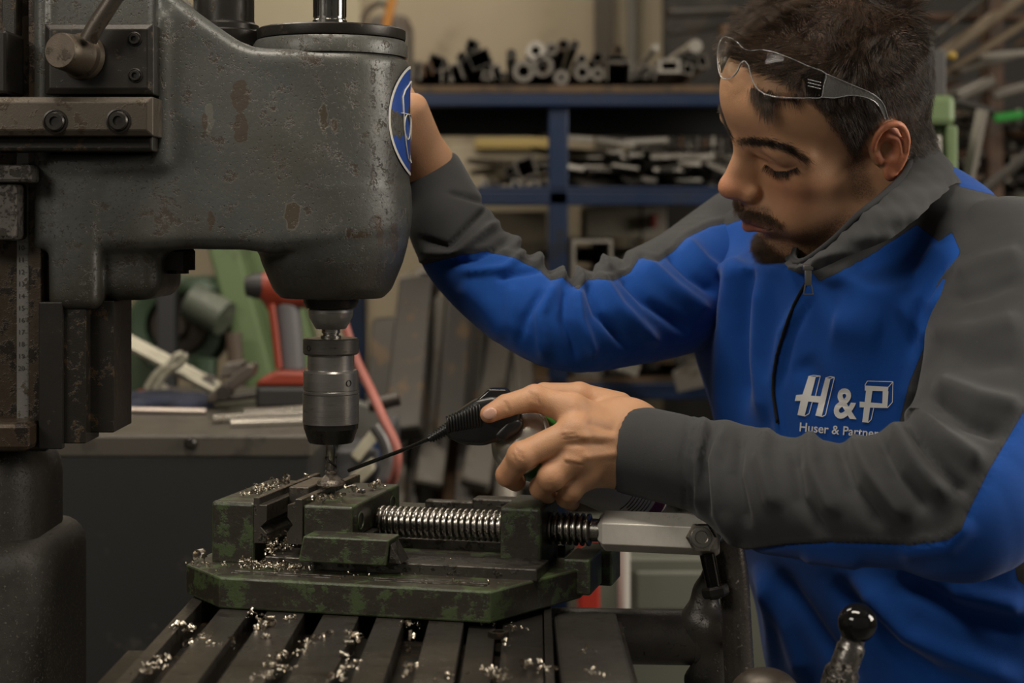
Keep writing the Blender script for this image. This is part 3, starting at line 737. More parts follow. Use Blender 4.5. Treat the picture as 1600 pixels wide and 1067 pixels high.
    st = [([(1150, 380), (1135, 480), (1128, 600), (1135, 700)], 13, .006), ([(1172, 400), (1160, 520), (1165, 640)], 9, -.006), ([(1190, 430), (1185, 560), (1196, 660)], 12, .006),
          ([(1120, 420), (1112, 520)], 8, -.004), ([(1262, 455), (1222, 520), (1208, 600), (1222, 700), (1240, 760)], 7, .003), ([(1275, 460), (1236, 525), (1222, 600)], 5, -.002),
          ([(1290, 440), (1360, 400), (1430, 365)], 10, .005), ([(1400, 460), (1440, 520), (1420, 640)], 12, .005), ([(1480, 400), (1440, 470), (1425, 560)], 7, -.005), ([(1468, 380), (1430, 440)], 7, .004),
          ([(1300, 500), (1380, 520)], 26, .005), ([(1250, 560), (1300, 640)], 18, -.003),
          ([(1180, 880), (1230, 980), (1260, 1067)], 12, .006), ([(1215, 890), (1290, 1000), (1340, 1067)], 10, -.005), ([(1330, 900), (1420, 990), (1600, 1067)], 18, .008), ([(1400, 905), (1500, 960), (1600, 985)], 16, -.008), ([(1480, 920), (1600, 950)], 14, .007), ([(1300, 905), (1400, 1010), (1480, 1067)], 14, -.006), ([(1200, 900), (1205, 1067)], 9, .004)]
    V = V + N * (brush(V, N, st) * front)[:, None]
    V = V + N * (.003 * (1 - front) * lump(V, 22, 5, 4)[:, 0])[:, None]
    P = proj(V)
    yoke = [(1280, 440), (1360, 398), (1432, 350), (1466, 376), (1487, 361), (1500, 392), (1470, 480), (1420, 600), (1380, 760), (1900, 760), (1900, 200), (1640, 260), (1600, 318), (1545, 301), (1500, 290), (1478, 265), (1420, 200), (1240, 390)]
    yoke2 = [(1165, 300), (1165, 340), (1150, 345), (1105, 362), (1080, 372), (1060, 300)]
    flank = [(1558, 835), (1580, 850), (1590, 905), (1620, 930), (1700, 930), (1700, 820)]
    pn = np.maximum(np.maximum(-sd_poly(P, yoke), -sd_poly(P, yoke2)), -sd_poly(P, flank))
    V = V - N * (.0012 * np.exp(-(pn / 2.0) ** 2) * front)[:, None]
    me = np_mesh('jacket', V, Q, fm); attr(me, 'panel', pn); jacket = link('jacket', me, root)
    jb = BVHTree.FromPolygons([tuple(v) for v in V], [tuple(q) for q in Q])
    # ---- near sleeve
    stn = [([(1135, 660), (1118, 720), (1125, 800), (1150, 850)], 9, .005), ([(1160, 668), (1150, 740), (1168, 830)], 8, -.005), ([(1200, 668), (1190, 720), (1215, 800)], 12, .006), ([(1240, 700), (1250, 780), (1290, 840)], 9, -.005),
           ([(1262, 668), (1270, 730), (1310, 810)], 12, .006), ([(1310, 690), (1330, 760), (1380, 830)], 9, -.006), ([(1330, 678), (1362, 740), (1420, 815)], 12, .007), ([(1372, 680), (1400, 740), (1450, 800)], 9, -.007),
           ([(1392, 664), (1430, 720), (1480, 780)], 12, .008), ([(1425, 668), (1470, 730), (1512, 775)], 8, -.008), ([(1420, 640), (1480, 690), (1540, 730)], 14, .009), ([(1450, 622), (1510, 660), (1570, 680)], 10, -.007),
           ([(1460, 595), (1530, 625), (1600, 640)], 15, .007), ([(1480, 560), (1540, 565), (1600, 555)], 16, -.004), ([(1450, 520), (1530, 520), (1600, 500)], 16, .005), ([(1480, 470), (1540, 455), (1600, 430)], 10, -.004), ([(1490, 430), (1540, 410), (1600, 395)], 12, .004),
           ([(1400, 860), (1480, 850), (1520, 810)], 16, .004), ([(1250, 872), (1350, 885)], 12, .003), ([(1113, 655), (1100, 720), (1108, 810)], 5, -.004), ([(1080, 640), (1066, 720), (1072, 800)], 3, -.0015), ([(1092, 645), (1080, 720), (1084, 805)], 3, -.0015), ([(1100, 650), (1090, 720), (1094, 805)], 6, .004)]
    grey = [(940, 560), (1100, 600), (1240, 620), (1380, 600), (1405, 575), (1425, 500), (1470, 430), (1500, 392), (1490, 200), (1900, 200), (1900, 560), (1600, 642), (1545, 735), (1513, 800), (1502, 828), (1480, 845), (1420, 852), (1300, 848), (1230, 852), (1160, 862), (1115, 848), (1060, 860), (900, 860)]
    sl, ln, rr = sleeve([(1578, 432, 1.50), (1588, 500, 1.46), (1570, 640, 1.385), (1512, 772, 1.325), (1430, 776, 1.325), (1360, 786, 1.335), (1290, 782, 1.355), (1200, 771, 1.39), (1140, 742, 1.42), (1090, 726, 1.425), (978, 700, 1.447)],
                        [.070, .073, .070, .064, .0560, .0485, .0465, .0475, .0435, .0385, .0375], stn, grey, 'sleeve', fm, jacket, h=.003)
    # ---- far sleeve
    stf = [([(700, 300), (770, 318)], 4, -.003), ([(655, 372), (700, 385), (768, 318)], 3.5, -.004), ([(662, 392), (712, 400), (780, 345)], 6, .006), ([(680, 412), (740, 405), (800, 372)], 5, -.005), ([(720, 425), (790, 420), (830, 385)], 6, .004), ([(775, 435), (850, 418)], 5, -.004),
           ([(870, 440), (845, 490), (850, 560)], 8, .005), ([(885, 440), (880, 500), (900, 565)], 6, -.005), ([(900, 445), (905, 500), (930, 560)], 8, .006), ([(915, 430), (935, 490), (985, 545)], 7, -.006), ([(930, 425), (965, 480), (1030, 540)], 10, .006),
           ([(965, 420), (1010, 470), (1080, 520)], 8, -.006), ([(1000, 405), (1050, 450), (1110, 490)], 11, .006), ([(1040, 390), (1080, 430), (1120, 460)], 7, -.005), ([(1070, 375), (1100, 410), (1130, 430)], 9, .005), ([(800, 440), (800, 500), (815, 540)], 10, .003), ([(850, 450), (820, 500), (810, 540)], 6, -.0035),
           ([(720, 440), (760, 480), (790, 530)], 16, .003)]
    for k, (x, y) in enumerate([(806, 372), (826, 388), (842, 398), (862, 412), (880, 425), (896, 433), (912, 430), (925, 416), (950, 408), (975, 402)]):
        stf.append(([(x - 10, y - 14), (x + 4, y + 16)], 5.5, .005 if k % 2 == 0 else -.0045))
    fg2 = [(600, 200), (600, 430), (668, 412), (720, 398), (760, 392), (800, 400), (842, 420), (860, 436), (880, 432), (903, 452), (918, 436), (938, 434), (960, 437), (985, 424), (1000, 400), (1030, 407), (1052, 392), (1072, 370), (1110, 352), (1148, 345), (1200, 320), (1200, 200)]
    sleeve([(1190, 395, 1.75), (1140, 418, 1.745), (1070, 455, 1.69), (980, 485, 1.62), (885, 505, 1.56), (800, 462, 1.575), (735, 405, 1.60), (705, 355, 1.615), (690, 318, 1.625), (664, 268, 1.638)],
           [.075, .068, .060, .052, .0435, .042, .0405, .040, .036, .035], stf, fg2, 'sleeve', fm, jacket, h=.003)
    # ---- collar: an upright band round the neck
    up = [(1256, 408, 1.478), (1300, 377, 1.455), (1342, 336, 1.45), (1382, 303, 1.472), (1416, 266, 1.515), (1431, 208, 1.57), (1424, 206, 1.63), (1385, 240, 1.665), (1320, 300, 1.665), (1262, 360, 1.61), (1240, 400, 1.53)]
    dn = [(1264, 425, 1.474), (1320, 402, 1.440), (1392, 372, 1.43), (1445, 330, 1.44), (1485, 292, 1.50), (1500, 285, 1.58), (1478, 290, 1.68), (1420, 310, 1.73), (1335, 345, 1.73), (1255, 390, 1.65), (1240, 422, 1.54)]
    def loopy(pts, n): return [np.array(at(*p[:3])) for p in catmull([pts[-1]] + pts + [pts[0], pts[1]], n)[n:-n - 1]]
    U, Dn = loopy(up, 8), loopy(dn, 8); n = len(U); K_ = 14; cen = np.mean(U, 0)
    Vc, Fc, pn = [], [], []
    for side, th in ((0, .0), (1, .0045)):
        for k in range(K_ + 1):
            f = k / K_
            for i in range(n):
                p = Dn[i] * (1 - f) + U[i] * f; o = p - cen; o[2] = 0; o /= np.linalg.norm(o) + 1e-9
                bulge = .008 * math.sin(f * math.pi) + .0015 * math.sin(i * .9 + f * 5) + .0012 * math.sin(i * 2.1 - f * 9)
                Vc.append(p + o * (bulge - th)); pn.append(9)
    m_ = (K_ + 1) * n
    for s_ in (0, 1):
        for k in range(K_):
            for i in range(n):
                i2 = (i + 1) % n; q = [s_ * m_ + k * n + i, s_ * m_ + k * n + i2, s_ * m_ + (k + 1) * n + i2, s_ * m_ + (k + 1) * n + i]; Fc.append(q if s_ == 0 else q[::-1])
    for i in range(n):
        i2 = (i + 1) % n; a, c = K_ * n + i, K_ * n + i2; Fc.append([a, c, m_ + c, m_ + a])
    me = np_mesh('collar', Vc, Fc, fg); attr(me, 'panel', pn); col = link('collar', me, jacket)
    MB().tube(U, .0032, 8, closed=True).build('collar_edge', fg, col, smooth=180)
    # black inner binding under the collar
    blk = mat('black_tape', (.008, .008, .009), .8)
    def drape(pts, off):
        out = []
        for (x, y) in pts:
            h_, nn, _, _ = ray_mesh(jb, x, y)
            if h_ is not None: out.append(h_ + nn * off)
        return out
    zp = catmull([(1262, 440), (1242, 478), (1225, 520), (1213, 565), (1209, 610), (1216, 660)], 8)
    m = MB(); pts = drape(zp, .0015); m.tube(pts, .0022, 8, flat=(1, .5)); z_ = m.build('zip', blk, jacket, smooth=180)
    metal = mat('zip_metal', (.35, .34, .32), .3, 1.0)
    p = at(1262, 428, 1.462); m = MB(); m.box((p.x - .003, p.y - .003, p.z - .010), (p.x + .003, p.y, p.z + .006), .001); m.box((p.x - .0045, p.y - .0036, p.z + .003), (p.x + .0045, p.y, p.z + .008), .001)
    m.tube([(p.x - .0025, p.y - .002, p.z - .009), (p.x - .004, p.y - .003, p.z - .017), (p.x + .004, p.y - .003, p.z - .017), (p.x + .0025, p.y - .002, p.z - .009)], .0008, 6); m.build('zip_slider', metal, jacket, smooth=40)
    # ---- print on the chest
    wh = mat('white_print', (.62, .62, .62), .7)
    def printed(polys, name):
        """flat print: polygons in pixels laid on the cloth as thin raised film"""
        bm = bmesh.new()
        for poly in polys:
            vs = [bm.verts.new((x, -y, 0)) for x, y in poly]
            try: bm.faces.new(vs)
            except ValueError: continue
        bmesh.ops.triangulate(bm, faces=bm.faces[:])
        for _ in range(3):
            le = [e for e in bm.edges if e.calc_length() > 5]
            if le: bmesh.ops.subdivide_edges(bm, edges=le, cuts=1)
            bmesh.ops.triangulate(bm, faces=bm.faces[:])
        lay(bm); me = D.meshes.new(name); bm.to_mesh(me); bm.free(); me.materials.append(wh); return link(name, me, jacket)
    def lay(bm):
        for v in bm.verts:
            h_, nn, _, _ = ray_mesh(jb, v.co.x, -v.co.y)
            v.co = (h_ + (nn if nn.y < 0 else -nn) * .0009) if h_ is not None else at(v.co.x, -v.co.y, 1.5)
    def stroke(a, b, w):   # an outline line as a thin quad
        a, b = np.array(a, float), np.array(b, float); d = (b - a) / np.linalg.norm(b - a); n_ = np.array([-d[1], d[0]]) * w / 2
        return [tuple(a + n_), tuple(b + n_), tuple(b - n_), tuple(a - n_)]
    H_ = [[(1264, 588), (1276, 588), (1268, 618), (1283, 619), (1291, 590), (1299, 591), (1285, 651), (1275, 649), (1280, 629), (1264, 627), (1258, 650), (1247, 648), (1252, 626), (1243, 626), (1245, 617), (1255, 616)]]
    H_ += [stroke((1276, 588), (1283, 587), 1.2), stroke((1283, 587), (1275, 618), 1.2), stroke((1299, 591), (1305, 589), 1.2), stroke((1305, 589), (1291, 648), 1.2), stroke((1291, 648), (1285, 651), 1.2), stroke((1264, 588), (1272, 586), 1.2), stroke((1272, 586), (1283, 587), 1.2), stroke((1291, 590), (1298, 588), 1.2), stroke((1298, 588), (1305, 589), 1.2), stroke((1258, 650), (1265, 646), 1.2), stroke((1265, 646), (1270, 628), 1.2)]
    Pp = [[(1353, 603), (1390, 604), (1391, 637), (1363, 637), (1359, 659), (1349, 658), (1353, 638), (1344, 636), (1347, 628), (1355, 628), (1357, 612), (1351, 612)]]
    Pp = [[(1352, 602), (1389, 604), (1388, 611), (1352, 610)], [(1380, 610), (1389, 611), (1387, 637), (1379, 637)], [(1344, 627), (1380, 630), (1379, 637), (1344, 636)], [(1354, 610), (1364, 610), (1357, 660), (1348, 659)]]
    Pp += [stroke(*q) for q in (((1352, 602), (1356, 595), 1.2), ((1356, 595), (1396, 596), 1.2), ((1396, 596), (1389, 604), 1.2), ((1396, 596), (1395, 628), 1.2), ((1395, 628), (1387, 637), 1.2), ((1357, 660), (1362, 655), 1.2), ((1362, 655), (1366, 637), 1.2))]
    printed(H_, 'logo_letter'); printed(Pp, 'logo_letter')
    def text(body, x, y, size, name, rot=0.0, sx=1.0, font=None, bold=0.0):
        cu = D.curves.new(name, 'FONT'); cu.body = body; cu.size = size; cu.align_x = 'LEFT'; cu.offset = bold; cu.resolution_u = 4
        o = D.objects.new(name, cu); COL.objects.link(o); bpy.context.view_layer.update()
        me = D.meshes.new_from_object(o.evaluated_get(bpy.context.evaluated_depsgraph_get())); D.objects.remove(o)
        bm = bmesh.new(); bm.from_mesh(me)
        bmesh.ops.triangulate(bm, faces=bm.faces[:])
        c, s = math.cos(rot), math.sin(rot)
        for v in bm.verts: a_, b_ = v.co.x * sx, v.co.y; v.co = (x + a_ * c - b_ * s, -y + a_ * s + b_ * c, 0)
        lay(bm); me2 = D.meshes.new(name); bm.to_mesh(me2); bm.free(); me2.materials.append(wh); return link(name, me2, jacket)
    text('&', 1303, 651, 66, 'logo_print', -.06, .82, bold=1.6)
    text('Huser & Partner Gm', 1249, 673, 19.5, 'name_print', -.085, .95, bold=.25)
    return root, bvh
# ------------------------------------------------------------------ drill press
def spot_mask(nt, spots, Y, n, warp=.004):
    """masks of flaked-off patches at fixed places of the casting"""
    g = pos(nt); sx = nt.nodes.new('ShaderNodeSeparateXYZ')
    nz = nt.nodes.new('ShaderNodeTexNoise'); nz.inputs['Scale'].default_value = 130; nz.inputs['Detail'].default_value = 4; nt.links.new(g, nz.inputs['Vector'])
    w = nt.nodes.new('ShaderNodeVectorMath'); w.operation = 'MULTIPLY_ADD'; nt.links.new(nz.outputs['Color'], w.inputs[0]); w.inputs[1].default_value = (warp * 2,) * 3; nt.links.new(g, w.inputs[2])
    nt.links.new(w.outputs[0], sx.inputs[0]); acc = None
    for (x, y, rx, ry) in spots:
        c = at(x, y, Y); a = math_(nt, 'DIVIDE', math_(nt, 'SUBTRACT', sx.outputs[0], c.x + warp), px2m(rx, Y)); b = math_(nt, 'DIVIDE', math_(nt, 'SUBTRACT', sx.outputs[2], c.z + warp), px2m(ry, Y))
        d = math_(nt, 'ADD', math_(nt, 'MULTIPLY', a, a), math_(nt, 'MULTIPLY', b, b)); m = math_(nt, 'LESS_THAN', d, 1.0); acc = m if acc is None else math_(nt, 'MAXIMUM', acc, m)
    return acc
def cast_fn(nt):
    base = mixc(nt, ramp(nt, noise(nt, 14, 5, .6), [(.3, (0, 0, 0)), (.7, (1, 1, 1))]), (.058, .064, .062), (.070, .068, .058))
    rust = ramp(nt, noise(nt, 75, 7, .72), [(.56, (0, 0, 0)), (.62, (1, 1, 1))]); c = mixc(nt, math_(nt, 'MULTIPLY', rust, .7), base, (.038, .022, .012))
    pit = ramp(nt, noise(nt, 380, 3, .6), [(.62, (0, 0, 0)), (.66, (1, 1, 1))]); c = mixc(nt, math_(nt, 'MULTIPLY', pit, .75), c, (.018, .013, .009))
    pale = ramp(nt, noise(nt, 700, 2, .5), [(.70, (0, 0, 0)), (.74, (1, 1, 1))]); c = mixc(nt, pale, c, (.22, .19, .15))
    scr = ramp(nt, noise(nt, 55, 5, .7, stretch=(9, 9, .8)), [(.63, (0, 0, 0)), (.67, (1, 1, 1))]); c = mixc(nt, math_(nt, 'MULTIPLY', scr, .45), c, (.12, .10, .075))
    oil = ramp(nt, noise(nt, 9, 4, .6, stretch=(1, 1, .5)), [(.5, (0, 0, 0)), (.75, (1, 1, 1))]); c = mixc(nt, math_(nt, 'MULTIPLY', oil, .6), c, (.03, .026, .018))
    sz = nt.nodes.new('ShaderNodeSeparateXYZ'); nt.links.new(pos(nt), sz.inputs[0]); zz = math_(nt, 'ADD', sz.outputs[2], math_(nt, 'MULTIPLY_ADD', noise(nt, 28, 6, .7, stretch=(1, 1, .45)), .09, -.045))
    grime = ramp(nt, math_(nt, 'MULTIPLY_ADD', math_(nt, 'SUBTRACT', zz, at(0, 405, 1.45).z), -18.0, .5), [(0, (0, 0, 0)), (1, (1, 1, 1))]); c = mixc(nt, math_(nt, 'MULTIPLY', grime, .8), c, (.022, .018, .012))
    rim = spot_mask(nt, [(505, 185, 8, 24), (457, 336, 13, 25), (523, 196, 5, 12), (327, 185, 7, 24), (586, 200, 5, 9)], 1.432, 0); c = mixc(nt, math_(nt, 'MULTIPLY', rim, .55), c, (.13, .12, .10))
    inn = spot_mask(nt, [(505, 185, 6, 20), (457, 336, 11, 21), (523, 196, 4, 9), (375, 150, 14, 26), (376, 200, 11, 24), (590, 360, 6, 26), (612, 372, 6, 24), (560, 368, 18, 5), (330, 345, 5, 16), (320, 190, 5, 14)], 1.432, 0); c = mixc(nt, math_(nt, 'MULTIPLY', inn, .8), c, (.050, .034, .02))
    h = math_(nt, 'MULTIPLY_ADD', noise(nt, 260, 4, .7), .5, math_(nt, 'MULTIPLY', math_(nt, 'ADD', rust, math_(nt, 'ADD', pit, inn)), -.7))
    return {'Base Color': c, 'Normal': bump(nt, h, .45, .0009), 'Roughness': math_(nt, 'MULTIPLY_ADD', noise(nt, 30, 4), .35, .22)}
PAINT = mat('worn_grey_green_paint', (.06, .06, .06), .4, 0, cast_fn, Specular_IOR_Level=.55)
OILY = worn('oily_dark_steel', (.022, .019, .015), (.06, .038, .018), .38, .35, 90, .56, .35)
BRONZE = worn('oil_browned_steel', (.045, .030, .018), (.015, .010, .007), .42, .5, 60, .5, .4, low=(.06, .045, .03))
DARK = worn('blackened_steel', (.030, .027, .024), (.06, .045, .03), .36, .5, 80, .6, .2)
STEEL = worn('turned_steel', (.30, .285, .265), (.14, .125, .11), .33, .75, 60, .62, .08, stretch=(1, 1, 6))
BRIGHT = worn('bright_steel', (.38, .36, .325), (.15, .135, .115), .27, 1.0, 70, .66, .15)
CASTI = worn('rough_cast_iron', (.045, .040, .034), (.16, .145, .12), .5, .1, 420, .57, .9, bscale=900, low=(.026, .024, .021))
def screw(parent, c, r, depth_dir=-1, m=None):
    """socket head screw facing the camera"""
    M = frame(c, (0, -1, 0)); b = MB(); b.lathe([(r * 1.28, -.001), (r * 1.28, .0004), (r * 1.12, .0008), (r * 1.1, 0)], 28, M=M, cap=False)
    b.lathe([(r, -.002), (r, .0016), (r * .86, .0028), (r * .52, .0028), (r * .50, .0008), (.0001, .0008)], 28, M=M, cap=False); o = b.build('socket_screw', DARK, parent, smooth=35)
    return o
def build_press():
    root = empty('drill_press', (-.30, 1.5, 0)); tag(root, 'large worn grey-green drill press with chuck lowered over the vise', 'machine')
    X0, Y0 = -.1572, 1.5; R0 = .0683
    # ---- head casting
    prof = [(60, -90), (225, -90), (262, -20), (300, 12), (345, 44), (378, 66), (402, 76), (430, 79), (660, 79), (660, 366), (560, 380), (425, 396), (385, 390), (300, 388), (248, 392), (180, 392), (60, 392)]
    prof2 = np.array([(at(x, y, 1.46).x, at(x, y, 1.46).z) for x, y in prof])
    s = SDF((-.47, 1.39, CZ - .13), (-.07, 1.62, CZ + .24), .0025)
    def body(X, Y, Z):
        XX, ZZ = np.broadcast_arrays(X[:, 0, :], Z[:, 0, :]); P = np.stack([XX.ravel(), ZZ.ravel()], 1)
        d2 = sd_poly(P, prof2).reshape(XX.shape)[:, None, :] + .012
        pl = np.where(X > X0, np.sqrt((X - X0) ** 2 + (Y - Y0) ** 2) - R0, np.abs(Y - Y0) - R0) + .012
        a, b = np.maximum(d2, 0), np.maximum(pl, 0); return np.sqrt(a * a + b * b) + np.minimum(np.maximum(d2, pl), 0) - .012
    s.put(body, (-.47, 1.39, CZ - .12), (-.08, 1.62, CZ + .24), 0)
    zb = at(0, 392, 1.5).z; zt = at(0, 462, 1.5).z
    ys, rs_ = [296, 330, 360, 385, 410, 438, 452, 460, 466], [121, 122, 120.5, 117, 110, 98, 92, 84, 78]; zs = np.array([at(0, y, 1.5).z for y in ys])
    def boss(X, Y, Z):
        r = np.interp(-Z, -zs, [px2m(q, 1.5) for q in rs_]) - .002; q = np.sqrt((X - X0 - .0015) ** 2 + (Y - Y0) ** 2) - r
        return np.maximum(q, np.maximum(zt - Z, Z - zs[0])) - .002
    s.put(boss, (X0 - .08, Y0 - .08, zt - .01), (X0 + .08, Y0 + .08, zs[0] + .01), .004)
    # left foot of the casting, in two steps
    def bx(x0, y0, x1, y1, Ya, Yb, r, k=.008):
        a, b = at(x0, y0, Ya), at(x1, y1, Ya); s.rbox(((a.x + b.x) / 2, (Ya + Yb) / 2, (a.z + b.z) / 2), (abs(b.x - a.x) / 2, (Yb - Ya) / 2, abs(b.z - a.z) / 2), r, k)
    bx(150, 300, 247, 470, 1.445, 1.56, .016, .012); bx(72, 240, 152, 486, 1.428, 1.56, .01, .006); bx(72, 225, 244, 268, 1.426, 1.56, .006, .006)
    bx(72, -90, 160, 240, 1.440, 1.56, .004, .004)
    bx(240, 20, 262, 262, 1.4275, 1.5, .005, .008)
    # recess behind the clamp plate
    a, b = at(68, -80, 1.42), at(236, 240, 1.42); s.rbox(((a.x + b.x) / 2, 1.425, (a.z + b.z) / 2), ((b.x - a.x) / 2, .014, (a.z - b.z) / 2), .004, .006, 's')
    V, Q = s.mesh(2, .5); V = V + normals(V, Q) * (.0005 * lump(V, 60, 6, 2)[:, :1])
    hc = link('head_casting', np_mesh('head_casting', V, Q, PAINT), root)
    # top lip and flanges
    zl = at(0, 66, 1.5).z
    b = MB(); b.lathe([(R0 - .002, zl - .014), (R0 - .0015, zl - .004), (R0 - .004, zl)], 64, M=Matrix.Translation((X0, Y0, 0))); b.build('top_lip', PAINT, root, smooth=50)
    z0, z1 = at(0, 64, 1.5).z, at(0, 47, 1.5).z
    b = MB(); b.lathe([(R0 - .0045, z0), (R0 - .004, z0 + .002), (R0 - .004, z1 - .0012), (R0 - .0055, z1), (.031, z1), (.030, z1 + .0015), (.028, z1 + .002), (.0001, z1 + .002)], 72, M=Matrix.Translation((X0 + .0005, Y0, 0)), cap=False); b.build('quill_cap', DARK, root, smooth=35)
    zq = z1 + .002; b = MB(); r = px2m(25, 1.5); b.lathe([(r + .001, zq), (r + .001, zq + .006), (r, zq + .007), (r, zq + .10)], 40, M=Matrix.Translation((X0 - .001, Y0, 0)))
    qu = b.build('quill', worn('polished_quill', (.35, .34, .32), (.12, .11, .10), .16, 1.0, 50, .65, .05), root, smooth=35)
    for k in range(14):
        a = k / 14 * 2 * math.pi; b = MB(); b.box((-.0007, -.0006, 0), (.0007, .0006, .088), M=Matrix.Translation((X0 - .001 + r * math.cos(a), Y0 + r * math.sin(a), zq + .009)) @ Matrix.Rotation(a + math.pi / 2, 4, 'Z')); b.build('spline', DARK, qu)
    # second column standing on the arm
    c = at(357, 0, 1.52); f = lambda y: at(0, y, 1.47).z
    b = MB(); b.lathe([(.0335, f(64)), (.0335, f(41)), (.031, f(38)), (.0305, f(30)), (.027, f(26)), (.0265, f(20)), (.0265, f(-80))], 48, M=Matrix.Translation((c.x - .004, 1.52, 0))); b.build('return_spring_housing', DARK, root, smooth=35)
    # ---- sign on the nose: blue disc with a white ring and a head wearing goggles
    ca = at(0, 189, 1.5).z; blue = mat('sign_blue', (.012, .06, .30), .38); white = mat('sign_white', (.62, .60, .54), .5)
    def nose(a, z, off): th = a / R0; return Vector((X0 + (R0 + off) * math.cos(th), Y0 - (R0 + off) * math.sin(th), z))
    def disc(r0, r1, off, m, name, par, nr=6, na=64):
        bm = bmesh.new(); g = []
        for i in range(nr + 1):
            rr = r0 + (r1 - r0) * i / nr; g.append([bm.verts.new(nose(rr * math.cos(t), ca + rr * math.sin(t), off)) for t in np.linspace(0, 2 * math.pi, na, endpoint=False)])
        for i in range(nr):
            for k in range(na): bm.faces.new((g[i][k], g[i + 1][k], g[i + 1][(k + 1) % na], g[i][(k + 1) % na]))
        me = D.meshes.new(name); bm.to_mesh(me); bm.free(); me.materials.append(m); me.polygons.foreach_set('use_smooth', np.full(len(me.polygons), True)); return link(name, me, par)
    sg = disc(.0002, .0475, .0006, blue, 'safety_sign', root); disc(.0448, .0475, .0009, white, 'sign_ring', sg)
    dot = lambda x, y: ((math.acos(min(1, max(-1, (x - 517) / 123.5))) * R0), ca + px2m(189 - y, 1.5))
    outl = [(641, 127), (637, 138), (634, 144), (631, 155), (632, 180), (632.5, 200), (635, 228), (637.5, 248), (640, 254)]
    for sgn in (1, -1):
        b = MB(); p = [dot(*q) for q in outl]; b.tube([nose(a * sgn, z, .0012) for a, z in p], .0009, 6, flat=(1, .5)); b.build('pictogram_head', white, sg, smooth=180)
        b = MB(); e = [(.016 + .0085 * math.cos(t), .000 + .011 * math.sin(t)) for t in np.linspace(0, 2 * math.pi, 22, endpoint=False)]; b.tube([nose((a) * sgn, ca + z - .006, .0013) for a, z in e], .0009, 6, closed=True, flat=(1, .5)); b.build('pictogram_goggle', white, sg, smooth=180)
    b = MB(); b.tube([nose(a, ca + .005, .0012) for a in np.linspace(-.03, .03, 12)], .0008, 6, flat=(1, .5)); b.build('pictogram_strap', white, sg, smooth=180)
    # ---- clamp plate with stud and lever
    def plate(name, x0, y0, x1, y1, Ya, th, ch, m, par=root):
        """bevelled plate seen from the front: outer rectangle, smaller face"""
        a, b = at(x0, y1, Ya), at(x1, y0, Ya); c = px2m(ch, Ya)
        bm = bmesh.new(); o = [(a.x, a.z), (b.x, a.z), (b.x, b.z), (a.x, b.z)]; i_ = [(a.x + c, a.z + c), (b.x - c, a.z + c), (b.x - c, b.z - c), (a.x + c, b.z - c)]
        v0 = [bm.verts.new((x, Ya + th, z)) for x, z in o]; v1 = [bm.verts.new((x, Ya + c * .6, z)) for x, z in o]; v2 = [bm.verts.new((x, Ya, z)) for x, z in i_]
        for p, q in ((v0, v1), (v1, v2)):
            for k in range(4): bm.faces.new((p[k], p[(k + 1) % 4], q[(k + 1) % 4], q[k]))
        bm.faces.new(v2); bm.faces.new(v0[::-1]); bmesh.ops.recalc_face_normals(bm, faces=bm.faces[:])
        rb = bmesh.ops.bevel(bm, geom=bm.edges[:], offset=.0006, segments=1, profile=.5, affect='EDGES')
        me = D.meshes.new(name); bm.to_mesh(me); bm.free(); me.materials.append(m); return link(name, me, par)
    cp = plate('clamp_plate', 69, 37, 239, 147, 1.402, .05, 9, DARK)
    screw(cp, at(210, 61, 1.4015), .0046); screw(cp, at(211, 118, 1.4015), .0046)
    M = frame(at(127, 88, 1.402), (-.32, -1, .06)); b = MB(); b.lathe([(.0195, -.004), (.019, .002), (.0165, .004), (.0150, .022), (.0145, .030), (.0135, .0315)], 40, M=M); st = b.build('clamp_stud', worn('brown_stud', (.085, .065, .045), (.04, .03, .02), .45, .5, 90, .55, .3), cp, smooth=35)
    b = MB(); p0 = at(138, 62, 1.380); b.tube([p0, at(150, 40, 1.378), at(196, -30, 1.372)], [.0072, .0072, .0068], 18); b.build('lever_rod', worn('worn_rod', (.10, .085, .07), (.05, .035, .025), .4, .6, 80, .55, .3), cp, smooth=60)
    gb = plate('gib_bar', -60, 151, 238, 212, 1.388, .05, 9, worn('brown_machined_bar', (.085, .070, .052), (.05, .035, .022), .42, .45, 70, .55, .3))
    plate('gib_under', -60, 212, 238, 236, 1.404, .04, 4, OILY, gb)
    screw(gb, at(86, 190, 1.3875), .0078); screw(gb, at(185, 189, 1.3875), .0078)
    # ---- column with scale
    a, b_ = at(-80, 706, 1.45), at(72, -420, 1.45); b = MB(); b.box((a.x, 1.45, a.z), (b_.x - .0, 1.56, b_.z + .05), .002); cl = b.build('column', BRONZE, root)
    sp = worn('scale_strip', (.23, .22, .205), (.09, .075, .055), .42, .6, 60, .56, .2)
    a, b_ = at(26, 672, 1.443), at(47, 238, 1.443); b = MB(); b.box((a.x, 1.443, a.z), (b_.x, 1.455, b_.z), .0004); ru = b.build('scale_ruler', sp, cl)
    ink = mat('engraved_black', (.02, .018, .015), .6); b = MB()
    for k in range(-30, 171):
        yy = 388 + k * 1.885 + 0; ln = 9 if k % 10 == 0 else (6.5 if k % 5 == 0 else 4)
        if 242 < yy < 665: p, q = at(47 - ln, yy, 1.4428), at(46.5, yy, 1.4428); b.box((p.x, 1.4427, p.z - .00012), (q.x, 1.4434, p.z + .00012))
    o = b.build('graduation', ink, ru); o['kind'] = 'stuff'
